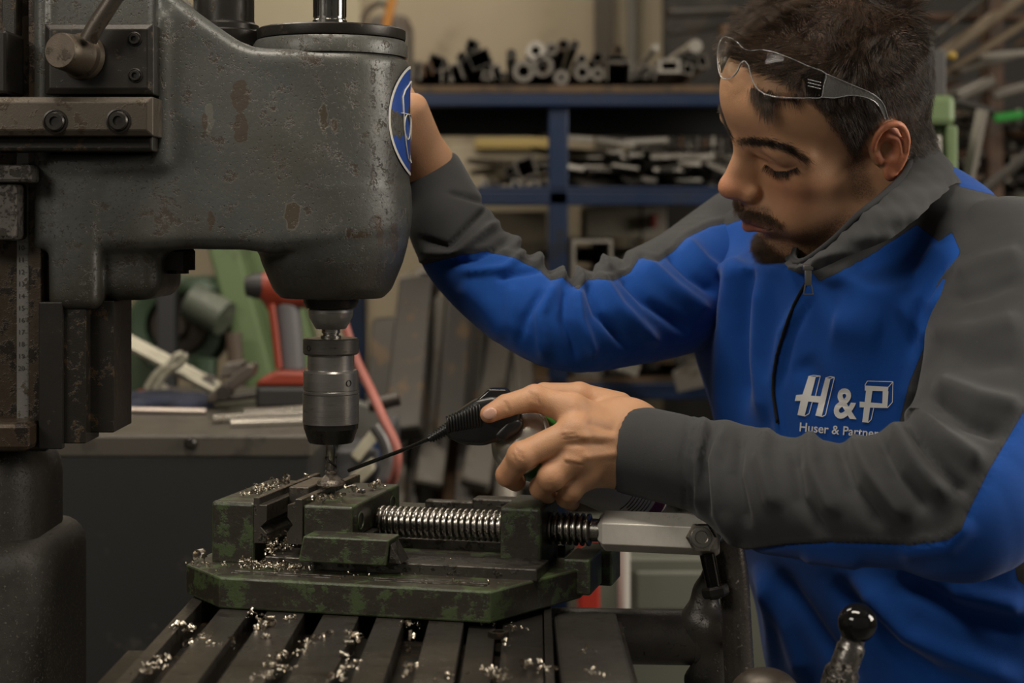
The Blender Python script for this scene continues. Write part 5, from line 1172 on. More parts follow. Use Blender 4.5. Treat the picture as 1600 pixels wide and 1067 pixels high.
# ------------------------------------------------------------------ the room, racks and bench behind
def build_room():
    conc = worn('beige_concrete', (.33, .275, .19), (.22, .18, .125), .85, 0, 3.5, .56, .3, low=(.27, .225, .155), bscale=60)
    def S(name, lo, hi, m, bev=0): q = MB(); q.box(lo, hi, bev); o = q.build(name, m); o['kind'] = 'structure'; return o
    S('floor', (-4.5, -1.5, -.1), (4.5, 5.2, 0), worn('grey_floor', (.10, .095, .085), (.05, .047, .042), .6, 0, 4, .55, .3, bscale=80))
    S('wall_back', (-4.5, 5.0, 0), (4.5, 5.2, 3.6), conc)
    S('wall_left', (-4.6, -1.5, 0), (-4.5, 5.2, 3.6), conc); S('wall_right', (4.5, -1.5, 0), (4.6, 5.2, 3.6), conc)
    S('ceiling', (-4.5, -1.5, 3.6), (4.5, 5.2, 3.7), worn('ceiling_grey', (.14, .13, .12), (.10, .09, .08), .8, 0, 3, .55, .1))
    # pilasters, pipes and a painted shadow strip on the wall
    cream = worn('cream_plaster', (.46, .40, .28), (.36, .30, .2), .8, 0, 3, .6, .2); dk = worn('brown_shadow_tint', (.085, .07, .05), (.05, .04, .03), .8, 0, 4, .55, .2)
    a, b = at(930, 0, 4.95), at(958, 0, 4.95); S('shadow_band', (a.x, 4.93, 0), (b.x, 5.0, 3.6), dk)  # brown strip paints a dark shadow band on to the wall
    a, b = at(982, 0, 4.95), at(992, 0, 4.95); S('trim_2', (a.x, 4.93, 0), (b.x, 5.0, 3.6), worn('grey_conduit', (.14, .13, .11), (.1, .09, .07), .6, 0, 6, .55, .1))
    a, b = at(395, 0, 4.95), at(565, 0, 4.95); S('trim_3', (a.x, 4.90, 0), (b.x, 5.0, 3.6), cream)
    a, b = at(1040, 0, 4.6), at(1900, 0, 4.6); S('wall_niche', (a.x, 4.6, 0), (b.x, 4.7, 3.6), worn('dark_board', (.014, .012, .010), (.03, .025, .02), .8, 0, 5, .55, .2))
def add_mat(n, c, s, r=.45, me=.5, sc=18): return worn(n, c, s, r, me, sc, .54, .2, bscale=120)
ORD = 'first second third fourth fifth sixth seventh eighth ninth tenth eleventh twelfth thirteenth fourteenth fifteenth sixteenth seventeenth eighteenth nineteenth twentieth'.split()
def relabel(group, fmt):
    """tell the members of a row apart by their order from the left"""
    o = [x for x in D.objects if x.get('group') == group and 'category' in x]
    def px(x):
        vs = [x.matrix_world @ v.co for v in x.data.vertices]; v = min(vs, key=lambda q: q.y); return v.x / v.y
    for k, x in enumerate(sorted(o, key=px)): x['label'] = fmt % ORD[k]
def build_racks():
    blue = worn('rack_blue', (.002, .014, .05), (.005, .009, .02), .45, .1, 12, .6, .15, bscale=90); wood = worn('shelf_board', (.085, .050, .022), (.04, .025, .014), .7, 0, 14, .52, .3)
    Yr = 3.30
    rk = empty('storage_rack', (.35, Yr, 0)); tag(rk, 'blue steel rack with loaded shelves behind the worker', 'rack')
    def box(name, x0, y0, x1, y1, Ya, Yb_, m, par, bev=.003):
        a, b = at(x0, y1, Ya), at(x1, y0, Ya); q = MB(); q.box((a.x, Ya, a.z), (b.x, Yb_, b.z), bev); return q.build(name, m, par)
    def post(x0, x1, Ya): a, b = at(x0, 0, Ya), at(x1, 0, Ya); q = MB(); q.box((a.x, Ya, 0), (b.x, Ya + .06, at(0, 146, Ya).z), .003); return q.build('post', blue, rk)
    post(857, 888, Yr); post(1250, 1281, Yr); post(540, 571, Yr + .9); post(857, 884, Yr + .9); post(1235, 1262, Yr + .9)
    box('beam', 560, 146, 1265, 166, Yr - .02, Yr + .02, blue, rk); box('beam', 600, 152, 1265, 166, Yr + .9, Yr + .94, blue, rk)
    box('shelf_deck', 560, 133, 1265, 146, Yr - .02, Yr + 1.0, wood, rk)
    box('beam', 745, 298, 1265, 321, Yr, Yr + .04, blue, rk); box('shelf_deck', 745, 291, 1265, 298, Yr, Yr + .9, blue, rk)
    box('beam', 560, 598, 1265, 624, Yr, Yr + .04, blue, rk); box('shelf_deck', 560, 591, 1265, 598, Yr, Yr + .9, wood, rk)
    box('beam', 560, 880, 1265, 905, Yr, Yr + .04, blue, rk)
    box('gap_shade', 650, 167, 1265, 212, Yr + .25, Yr + .28, mat('black_gap_shade', (.008, .008, .009), .8), rk)  # black sheet standing in for the shade in the gap under the top shelf
    st = [add_mat('mill_scale_steel', (.055, .050, .044), (.09, .06, .035)), add_mat('grey_steel_profile', (.17, .155, .135), (.10, .085, .065)), add_mat('rusty_profile', (.13, .07, .035), (.07, .04, .02)), add_mat('pale_galvanised', (.42, .39, .345), (.28, .25, .21), .4, .5)]
    blackin = mat('pipe_inside', (.004, .004, .004), .9)
    zd = lambda y, Y=Yr: at(0, y, Y).z
    # pipes on the top shelf, their ends to the front
    def pipe(x, y, ro, ri, m, Y=Yr - .02, L=1.0, dx=0, dz=0, lab=None):
        c = at(x, y, Y); R = px2m(ro, Y); r_ = px2m(ri, Y); d = Vector((dx, 1, dz)); M = frame(c, d)
        q = MB(); q.lathe([(r_, .0), (R, .0), (R, L), (r_, L)], 28, M=M, cap=False); q.lathe([(r_, 0), (r_, L)], 28, M=M, cap=False); o = q.build('steel_pipe', m, None, smooth=50)
        if ri: q = MB(); q.lathe([(r_, .12), (.0001, .12)], 20, M=M, cap=False); q.build('pipe_bore', blackin, o)
        return tag(o, lab, 'pipe', 'round steel pipes on the top rack shelf')
    pl = [(837, 79, 15, 7, 3, 'pale thick-walled pipe standing highest at the left of the pipe stack'), (862, 76, 10, 5, 1, 'grey pipe right beside the pale thick-walled one on the top shelf'), (880, 70, 9.5, 6, 0, 'dark pipe at the peak of the pipe stack'), (898, 70, 7, 4, 0, 'thin dark pipe right of the peak of the pipe stack'),
          (818, 111, 17, 9, 1, 'wide dark-bored pipe lying on the shelf board at the left of the stack'), (848, 103, 17, 10, 1, 'wide grey pipe with a smaller pipe inside it'), (877, 121, 12, 4, 1, 'thick pipe with small bore on the shelf board mid stack'), (909, 92, 9, 6, 1, 'grey pipe resting on top of a wider one, right of mid stack'),
          (934, 90, 10, 7, 0, 'thin-walled dark pipe topping the right end of the stack'), (910, 113, 13, 7, 1, 'wide grey pipe on the shelf board right of mid stack'), (934, 115, 11, 5, 1, 'grey pipe on the shelf board at the right end of the stack'), (799, 84, 8, 3, 0, 'small lone dark pipe up at the left edge of the stack')]
    for x, y, ro, ri, k, lb in pl: pipe(x, y, ro, ri, st[k], lab=lb)
    o = pipe(848, 106, 8.5, 6, st[0], L=.6, lab='small pipe lying inside the wide grey pipe')
    def square(x, y, w, h, wall, rot, m, Y=Yr - .02, L=1.0, dx=0, dz=0, lab=None, name='square_tube', grp='steel profiles on the top rack shelf', open_top=False, cat='profile'):
        c = at(x, y, Y); W2, H2, t = px2m(w, Y) / 2, px2m(h, Y) / 2, px2m(wall, Y); M = frame(c, Vector((dx, 1, dz))) @ Matrix.Rotation(math.radians(rot), 4, 'Z')
        q = MB(); parts = [(-W2, -H2, -W2 + t, H2), (W2 - t, -H2, W2, H2), (-W2 + t * .9, -H2, W2 - t * .9, -H2 + t)] + ([] if open_top else [(-W2 + t * .9, H2 - t, W2 - t * .9, H2)])
        # one closed section ring
        if open_top: pts = [(-W2, H2), (-W2, -H2), (W2, -H2), (W2, H2), (W2 - t, H2), (W2 - t, -H2 + t), (-W2 + t, -H2 + t), (-W2 + t, H2)]; q.prism(pts, 0, L, 'z', 0, M=M)
        else:
            bm = q.bm; O_ = [(-W2, -H2), (W2, -H2), (W2, H2), (-W2, H2)]; I_ = [(-W2 + t, -H2 + t), (W2 - t, -H2 + t), (W2 - t, H2 - t), (-W2 + t, H2 - t)]
            vs = [[bm.verts.new(M @ Vector((a, b, z))) for a, b in P] for P, z in ((O_, 0), (O_, L), (I_, L), (I_, 0))]
            for k in range(4):
                A_, B_ = vs[k], vs[(k + 1) % 4]
                for i in range(4): bm.faces.new((A_[i], A_[(i + 1) % 4], B_[(i + 1) % 4], B_[i]))
            bmesh.ops.recalc_face_normals(bm, faces=bm.faces[:])
        o = q.build(name, m, None); return tag(o, lab, cat, grp)
    square(737, 70, 17, 17, 2, 22, st[0], lab='small square tube tilted on top of the dark angle pile'); square(750, 92, 34, 26, 2, -22, st[0], lab='wide dark rectangular tube leaning below the small tilted square tube')
    square(681, 98, 24, 24, 2.5, 20, st[0], lab='dark square tube amid the angles at the left shelf end'); square(668, 108, 16, 20, 3, -10, st[2], open_top=True, lab='rusty channel standing at the left shelf end', name='steel_channel')
    square(652, 110, 14, 30, 4, 5, st[1], open_top=True, lab='grey channel right beside the drill head', name='steel_channel'); square(697, 118, 16, 22, 3, 2, st[1], open_top=True, lab='grey upright channel right of the rusty one', name='steel_channel')
    square(712, 112, 20, 26, 3, -18, st[1], open_top=True, lab='tilted small channel left of the wide dark tube', name='steel_channel'); square(722, 88, 14, 12, 2, 40, st[0], lab='tiny dark tube turned on its corner beside the small tilted tube')
    square(760, 118, 14, 14, 2.5, 8, st[1], lab='small square tube on the board below the wide dark tube'); square(776, 112, 16, 22, 3, -12, st[1], open_top=True, lab='slanting channel at the left foot of the pipe stack', name='steel_channel'); square(787, 120, 10, 14, 2, 8, st[0], lab='narrow dark tube touching the foot of the pipe stack')
    square(967, 110, 40, 30, 3, 0, st[1], open_top=True, lab='wide open channel right of the pipe stack', name='steel_channel'); square(965, 77, 16, 12, 2.5, -5, st[0], lab='small dark tube above the wide open channel'); square(963, 93, 30, 14, 2, 4, st[0], lab='flat dark tube inside the wide open channel')
    for k, (x, y) in enumerate(((1000, 115), (1010, 109), (1018, 116))): square(x, y, 13, 16, 2.5, 4 * k, st[1], open_top=True, lab='small c-shaped channels in a row right of the wide channel', name='steel_channel')
    square(1046, 103, 34, 22, 5, 0, st[3], lab='pale thick-walled rectangular tube near the safety glasses'); square(1075, 108, 18, 18, 3, 15, st[1], lab='grey square tube beside the pale rectangular one'); square(1098, 96, 16, 20, 3, -14, st[1], lab='tilted square tube half behind the safety glasses'); square(1070, 88, 20, 10, 3, 3, st[0], lab='flat dark tube beneath the bright round bar')
    def rod(p, q_, r_, m, name, lab, cat, grp=None, seg=14):
        q = MB(); q.tube([p, q_], r_, seg); return tag(q.build(name, m, None, smooth=60), lab, cat, grp)
    rod(at(1087, 72, Yr - .05), at(1046, 100, Yr + .5), px2m(10.5, Yr), st[3], 'round_bar', 'bright round bar end sticking up beside the glasses', 'bar'); rod(at(1025, 74, Yr - .05), at(1000, 104, Yr + .4), px2m(6, Yr), st[3], 'round_bar', 'thin bright bar slanting up right of the pipe stack', 'bar')
    rod(at(1133, 40, Yr + .1), at(1133, 133, Yr + .1), px2m(9, Yr), st[2], 'rusty_stake', 'rusty red post rising behind the glasses', 'post')
    # second shelf
    square(822, 262, 32, 32, 3.5, -20, st[1], Y=Yr + .05, L=.7, dx=-.1, lab='big square tube tilted on the second shelf left of the post', grp=None); square(797, 268, 16, 16, 2.5, -20, st[0], Y=Yr + .05, L=.7, lab='small square tube beside the big tilted one on the second shelf', grp=None)
    for k, x in enumerate((757, 772, 806, 819, 836, 850)): square(x, 287, 9 + k % 3 * 2, 12, 2, 3 * (k % 4), st[1 if k % 2 else 3], Y=Yr + .02, L=.6, lab='row of small tube ends on the second shelf left of the post', grp='small tube ends on the second shelf')
    rng = random.Random(5)
    def bar(cx, cy, w, t, L, yaw, pitch, roll, m, Y, name, lab, cat, grp):
        c = at(cx, cy, Y); q = MB(); M = Matrix.Translation(c) @ Matrix.Rotation(math.radians(yaw), 4, 'Z') @ Matrix.Rotation(math.radians(pitch), 4, 'X') @ Matrix.Rotation(math.radians(roll), 4, 'Y')
        q.box((-px2m(w, Y) / 2, 0, -px2m(t, Y) / 2), (px2m(w, Y) / 2, L, px2m(t, Y) / 2), .0012, 1, M=M); return tag(q.build(name, m, None), lab, cat, grp)
    for k in range(46):
        x = 892 + rng.random() * 245; base = 288 - 8 * rng.random(); lvl = rng.random(); y = base - lvl * (52 - abs(x - 1000) * .10)
        bar(x, y, rng.uniform(16, 44), rng.uniform(4, 9), rng.uniform(.25, .6), rng.uniform(-38, 38), rng.uniform(-3, 6), rng.choice([0, 0, 8, -10, 25, -28]), st[rng.choice([0, 1, 1, 1, 3, 3])], Yr + rng.uniform(.02, .22), 'flat_bar', 'loose steel flats heaped on the second shelf right of the post', 'bar', 'flat bars heaped on the second shelf')
    for (x, y, w, L, yw, rl, k) in ((905, 216, 46, .3, 12, 4, 3), (960, 222, 60, .3, -20, 10, 3), (1010, 220, 70, .3, 5, -3, 3)): bar(x, y, w, 8, L, yw, 4, rl, st[k], Yr + .05, 'flat_bar', 'broad pale flats lying along the top of the heap on the second shelf', 'bar', 'broad flats topping the heap')
    for k, (x, h_) in enumerate(((1048, 60), (1060, 78), (1072, 66), (1086, 90), (1098, 72), (1110, 84), (1122, 70))): rod(at(x, 290, Yr + .6), at(x + 3, 290 - h_, Yr + .6), px2m(4.5, Yr), st[(k % 3) + 1], 'upright_rod', 'upright rods standing behind the heap of flats', 'rod', 'upright rods behind the heap')
    # light board and yellow strip on the wall behind the second shelf
    o = box('wall_board', 700, 226, 857, 296, 4.7, 4.72, worn('pale_board', (.42, .36, .26), (.3, .25, .18), .8, 0, 4, .6, .1), None); tag(o, 'pale board behind the second shelf, left of the post', 'board')
    o = box('yellow_strip', 742, 216, 860, 232, 4.66, 4.70, mat('dull_yellow', (.34, .25, .08), .6), None); tag(o, 'dull yellow strip above the pale board behind the rack', 'strip')
    o = box('carton', 915, 322, 1000, 372, 3.9, 4.2, mat('pale_carton', (.30, .27, .21), .8), None); tag(o, 'pale box between second and third shelf right of the post', 'box')
    o = box('carton', 1003, 318, 1042, 376, 3.9, 4.2, mat('pale_carton2', (.34, .31, .26), .8), None); tag(o, 'narrow pale box right of the wider pale box', 'box'); o = box('red_bottle', 1018, 335, 1027, 356, 3.85, 3.9, mat('dull_red', (.25, .03, .015), .5), None); tag(o, 'small red bottle before the narrow pale box', 'bottle')
    square(926, 408, 62, 66, 4, 0, st[3], Y=Yr - .1, L=.8, lab='large hollow square frame tube above the raised arm', grp=None); square(640, 455, 30, 44, 6, 0, st[3], Y=Yr, L=.5, lab='pale rectangular tube end beside the drill head bottom', grp=None); square(668, 440, 34, 40, 6, 0, st[3], Y=Yr, L=.5, lab='pale rectangular tube end over the raised elbow, right of its twin', grp=None)
    for k in range(16):
        x = 895 + k * 15; bar(x, 395 + rng.random() * 12, rng.uniform(10, 26), rng.uniform(6, 14), .5, rng.uniform(-30, 30), 0, rng.uniform(-30, 30), st[rng.choice([0, 0, 1])], Yr + .25, 'offcut', 'dark offcuts lying in a row above the raised arm', 'offcut', 'dark offcuts above the raised arm')
    o = box('crate', 700, 330, 855, 470, 3.8, 4.4, worn('beige_crate', (.26, .22, .16), (.2, .17, .12), .8, 0, 6, .6, .1), None); tag(o, 'beige crate in the rack left of the post, under the second shelf', 'crate')
    # profiles leaning upright in the lower left bay
    lean = [(628, 560, 598, 800, 42, 1), (664, 520, 618, 800, 40, 0), (700, 470, 668, 640, 46, 1), (690, 640, 640, 800, 38, 1), (722, 620, 690, 800, 40, 2), (747, 505, 716, 770, 30, 0), (779, 530, 742, 640, 44, 1), (792, 545, 790, 700, 36, 3), (765, 640, 738, 800, 44, 2), (800, 660, 772, 790, 38, 1), (815, 535, 832, 640, 30, 1), (655, 440, 632, 560, 60, 0), (720, 430, 700, 560, 42, 0), (606, 500, 585, 640, 46, 0), (840, 690, 812, 800, 34, 0), (585, 640, 560, 820, 40, 0)]
    for k, (x0, y0, x1, y1, w, mi) in enumerate(lean):
        p, q_ = at(x0, y0, 3.15 + .03 * (k % 4)), at(x1, y1 + 120, 2.95 + .03 * (k % 5)); d = p - q_; M = frame(q_, d, (1, .35 * (-1) ** k, 0)); W2 = px2m(w, 3.1) / 2; q = MB(); q.box((-W2, -W2 * .55, 0), (W2, W2 * .55, d.length), .004, 1, M=M)
        o = q.build('leaning_profile', st[mi], None); tag(o, 'steel profiles leaning upright in the bay behind the chuck and the can', 'profile', 'profiles leaning in the lower bay')
        q = MB(); q.box((-W2 * .8, -W2 * .42, d.length - .004), (W2 * .8, W2 * .42, d.length + .0008), 0, 1, M=M); q.build('open_end', blackin, o)
    for k in range(20):
        x = 893 + k * 15; bar(x, 585 - rng.random() * 26, rng.uniform(24, 50), rng.uniform(8, 20), .5, rng.uniform(-35, 35), rng.uniform(0, 8), rng.uniform(-25, 25), st[rng.choice([0, 1, 1])], Yr + rng.uniform(.0, .2), 'short_profile', 'short profiles piled on the third shelf under the raised arm', 'profile', 'short profiles piled on the third shelf')
    bar(985, 575, 34, 20, .5, 24, 6, 20, st[3], Yr - .12, 'short_profile', 'pale bar end pointing out of the third shelf pile', 'profile', None); bar(1078, 592, 50, 34, .4, -14, 2, -14, st[1], Yr - .1, 'short_profile', 'grey block-like tube at the right end of the third shelf pile', 'profile', None)
    for k in range(14):
        x = 860 + k * 22; bar(x, 700 + rng.random() * 150, rng.uniform(24, 44), rng.uniform(14, 26), .6, rng.uniform(-20, 20), 0, rng.uniform(-20, 20), st[rng.choice([0, 0, 1])], Yr + .2, 'low_profile', 'dark profiles stored behind the vise handle', 'profile', 'dark profiles low in the rack')
    # ---- rack of long bars at the right
    Y2 = 3.9; r2 = empty('bar_rack', (1.4, Y2, 0)); tag(r2, 'dark upright rack stacked with long bars behind the head at right', 'rack')
    def post2(x0, x1, Ya, y0=-200): a, b = at(x0, 0, Ya), at(x1, 0, Ya); q = MB(); q.box((a.x, Ya, 0), (b.x, Ya + .08, at(0, y0, Ya).z), .003); return q.build('post', rusty, r2)
    rusty = worn('rust_brown_post', (.085, .045, .025), (.04, .025, .018), .7, .1, 10, .5, .3); post2(1545, 1568, Y2); post2(1420, 1440, Y2 + .35); post2(1680, 1700, Y2)
    for y in (20, 128, 235, 330, 470): box('beam', 1300, y, 1800, y + 12, Y2 + .08, Y2 + .14, rusty, r2)
    tan = add_mat('tan_wood_bar', (.13, .095, .058), (.08, .055, .035), .6, 0)
    for (x0, y0, x1, y1, w, m) in ((1440, 110, 1600, -8, 22, tan), (1452, 130, 1610, 30, 14, tan), (1470, 128, 1600, 62, 12, st[0]), (1500, 112, 1620, 78, 10, st[1]), (1465, 150, 1560, 124, 16, st[1]), (1044, 22, 1150, 18, 14, st[0]), (1046, 52, 1140, 40, 10, st[0]), (1460, 60, 1560, -20, 10, st[0])):
        rod(at(x0, y0, Y2 - .1), at(x1, y1, Y2 + .05), px2m(w / 2, Y2), m, 'long_bar', 'long bars lying slanted in the rack behind the head', 'bar', 'long bars slanting behind the head', 8)
    rod(at(1535, 88, Y2 - .2), at(1610, 82, Y2 - .1), px2m(5, Y2), st[3], 'round_bar', 'short bright rod at the right edge level with the forehead', 'bar'); rod(at(1498, 152, Y2 - .2), at(1552, 126, Y2 - .2), px2m(9, Y2), st[1], 'round_bar', 'thick grey bar end right above the green machine column', 'bar'); rod(at(1552, 150, Y2 - .2), at(1620, 132, Y2 - .2), px2m(8, Y2), st[1], 'round_bar', 'grey bar right of the thick bar end, at the frame edge', 'bar')
    gcap = mat('green_cap', (.02, .22, .03), .5)
    for k in range(64):
        x = 1500 + rng.random() * 200; y = 168 + rng.random() * 145; Yk = Y2 - .1 + rng.random() * .3
        q = MB(); r_ = px2m(rng.uniform(3.5, 8), Yk); c = at(x, y, Yk); q.tube([c, c + Vector((rng.uniform(-.2, .2), .5, rng.uniform(-.03, .03)))], r_, 8); o = q.build('bar_end', st[rng.choice([0, 0, 1, 1, 2, 3])], None, smooth=60); tag(o, 'bar ends stored in layers at the right edge behind the shoulder', 'bar', 'bar ends in the right rack')
    for (x, y, w) in ((1576, 185, 44), (1600, 320, 50)):
        q = MB(); a = at(x - w / 2, y, Y2 - .2); q.tube([a, at(x + w / 2, y - 6, Y2 - .2)], px2m(7, Y2), 10); o = q.build('green_bar', gcap, None, smooth=60); tag(o, 'bright green bar in the right rack, ' + ('level with the ear' if y < 200 else 'just above the shoulder'), 'bar')
    q = MB(); q.tube([at(1480, 345, 3.4), at(1640, 215, 3.4)], px2m(9, 3.4), 10); tag(q.build('dark_bar', st[0], None, smooth=60), 'dark bar slanting up from the shoulder at the right edge', 'bar')
def relabel_all():
    relabel('profiles leaning in the lower bay', 'steel profile leaning upright in the bay behind the chuck, %s from the left')
    relabel('short profiles piled on the third shelf', 'short profile on the third shelf under the raised arm, %s from the left')
    relabel('dark offcuts above the raised arm', 'dark offcut lying in the row above the raised arm, %s from the left')
    relabel('long bars slanting behind the head', 'long slanted bar in the upper racks near the head, %s from the left')
    relabel('dark profiles low in the rack', 'dark profile stored low behind the vise handle, %s from the left')
    relabel('upright rods behind the heap', 'upright rod standing behind the heap of flats, %s from the left')
    relabel('small tube ends on the second shelf', 'small tube end on the second shelf left of the post, %s from the left')
    relabel('broad flats topping the heap', 'broad pale flat topping the heap on the second shelf, %s from the left')
def build_green_machines():
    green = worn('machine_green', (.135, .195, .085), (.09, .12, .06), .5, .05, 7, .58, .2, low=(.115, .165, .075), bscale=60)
    # column behind the head
    Yg = 2.7; r = empty('green_machine', at(1465, 500, Yg)); tag(r, 'pale green machine column with grey post on top behind the collar', 'machine')
    def box(name, x0, y0, x1, y1, Ya, Yb_, m, par, bev=.004):
        a, b = at(x0, y1, Ya), at(x1, y0, Ya); q = MB(); q.box((a.x, Ya, a.z), (b.x, Yb_, b.z), bev); return q.build(name, m, par)
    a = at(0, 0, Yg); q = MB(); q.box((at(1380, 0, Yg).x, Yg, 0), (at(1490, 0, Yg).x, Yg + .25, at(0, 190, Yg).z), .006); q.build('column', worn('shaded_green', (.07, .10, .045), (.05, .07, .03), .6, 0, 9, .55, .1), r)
    box('column_head', 1378, 148, 1494, 196, Yg - .03, Yg + .28, green, r, .010); box('guide_strip', 1480, 196, 1497, 420, Yg - .03, Yg + .02, green, r)
    for x in (1436, 1446, 1456, 1466): box('cooling_rib', x, 200, x + 4, 400, Yg - .012, Yg + .01, green, r, .001)
    box('top_post', 1443, 78, 1478, 150, Yg, Yg + .1, worn('grey_post', (.09, .088, .085), (.06, .058, .055), .5, .2, 12, .6, .1), r, .002)
    box('paper_note', 1441, 212, 1471, 262, Yg - .035, Yg - .03, mat('worn_paper', (.42, .40, .36), .8), r, .0005)
    q = MB(); q.sphere(at(1488, 87, Yg + .2), .008, 16, 10); q.build('yellow_knob', mat('yellow_knob', (.28, .18, .02), .4), r, smooth=180)
    q = MB(); q.tube([at(1535, 172, 2.9), at(1505, 320, 2.9), at(1490, 420, 2.9)], px2m(10, 2.9), 4); tag(q.build('leaning_bar', add_mat('pale_alu', (.26, .24, .21), (.2, .18, .15), .4, .4), None), 'pale square bar leaning right of the green machine column', 'bar')
    q = MB(); q.tube([at(1493, 160, 2.95), at(1552, 176, 2.95)], px2m(8, 2.9), 4); tag(q.build('cross_bar', add_mat('dim_alu', (.08, .075, .07), (.06, .055, .05), .4, .4), None), 'short dark bar lying across the top of the leaning bar', 'bar')
    # sawing machine behind the bench
    Ys = 3.15; m = empty('sawing_machine', at(330, 900, Ys)); tag(m, 'pale green sawing machine with slanted frame behind the workbench', 'machine')
    def slant(name, pts, Ya, th, mt): a = [(at(x, y, Ya).x, at(x, y, Ya).z) for x, y in pts]; q = MB(); q.prism(a, Ya, Ya + th, 'y', .006); return q.build(name, mt, m)
    slant('frame_arm', [(316, 360), (366, 360), (440, 640), (392, 640)], Ys - .1, .1, green); slant('frame_arm', [(374, 360), (440, 360), (520, 640), (450, 640)], Ys, .08, green)
    slant('side_panel', [(200, 480), (250, 430), (262, 470), (240, 700), (200, 700)], Ys + .1, .1, worn('mid_green', (.055, .085, .045), (.04, .06, .03), .55, 0, 10, .55, .1))
    dg = worn('deep_green', (.05, .085, .05), (.035, .06, .035), .45, .1, 10, .55, .1); c = at(282, 508, Ys); M = frame(c, (0, -1, 0)); q = MB(); R = px2m(78, Ys); q.lathe([(R * .62, -.02), (R * .64, .03), (R * .9, .035), (R, .02), (R, -.04)], 40, M=M, cap=False); q.build('wheel_guard', dg, m, smooth=50)
    q = MB(); q.lathe([(R * .62, -.01), (R * .55, .012), (R * .2, .014), (R * .18, .04), (.001, .04)], 36, M=M, cap=False); q.build('wheel', worn('brown_wheel', (.055, .040, .030), (.04, .03, .02), .6, .1, 10, .5, .3), m, smooth=50)
    q = MB(); q.tube([at(300, 470, Ys - .12), at(352, 498, Ys - .14)], px2m(27, Ys), 24); q.build('motor', worn('grey_motor', (.11, .125, .095), (.12, .125, .10), .5, .2, 10, .55, .1), m, smooth=50)
    q = MB(); q.sphere(at(322, 452, Ys - .05), px2m(40, Ys), 24, 14, (1.2, 1, .55)); q.build('motor_hood', dg, m, smooth=180)
    q = MB(); q.tube([at(322, 560, Ys - .15), at(318, 660, Ys - .15)], px2m(18, Ys), 12); q.build('bracket', dg, m, smooth=50); q = MB(); q.tube([at(365, 520, Ys - .16), at(372, 620, Ys - .16)], px2m(12, Ys), 12); q.build('cable_gland', worn('brown_mix', (.10, .07, .05), (.05, .04, .03), .6, 0, 10, .5, .1), m, smooth=50)
    q = MB(); q.box((at(180, 0, Ys).x, Ys - .12, 0), (at(520, 0, Ys).x, Ys + .25, at(0, 640, Ys).z), .01); q.build('stand', worn('dim_green', (.03, .045, .025), (.02, .03, .018), .6, 0, 9, .55, .1), m)
    q = MB(); q.box((at(248, 0, 3.0).x, 2.98, .9), (at(276, 0, 3.0).x, 3.02, at(0, 300, 3.0).z), .003); tag(q.build('black_upright', mat('black_painted_bar', (.02, .02, .021), .5), None), 'black upright bar standing before the saw wheel', 'bar')
    # blurred stand at the top between quill and rack
    q = MB(); q.tube([at(622, -40, 4.2), at(600, 55, 4.2)], px2m(7, 4.2), 10); tag(q.build('orange_hose', mat('orange_rubber', (.42, .17, .02), .5), None, smooth=60), 'orange hose hanging behind the drill head top', 'hose')
    q = MB(); q.tube(catmull([at(565, 60, 4.3), at(572, 20, 4.3), at(600, 5, 4.3), at(618, 40, 4.3)], 6), px2m(5, 4.3), 8); q.box((at(575, 0, 4.4).x, 4.4, at(0, 140, 4.4).z), (at(640, 0, 4.4).x, 4.6, at(0, 22, 4.4).z), .02); q.build('wall_fitting', worn('grey_fitting', (.12, .105, .085), (.07, .05, .035), .6, .1, 8, .5, .1), None, smooth=40); tag(D.objects['wall_fitting'], 'grey fitting on the wall beside the orange hose', 'fitting')
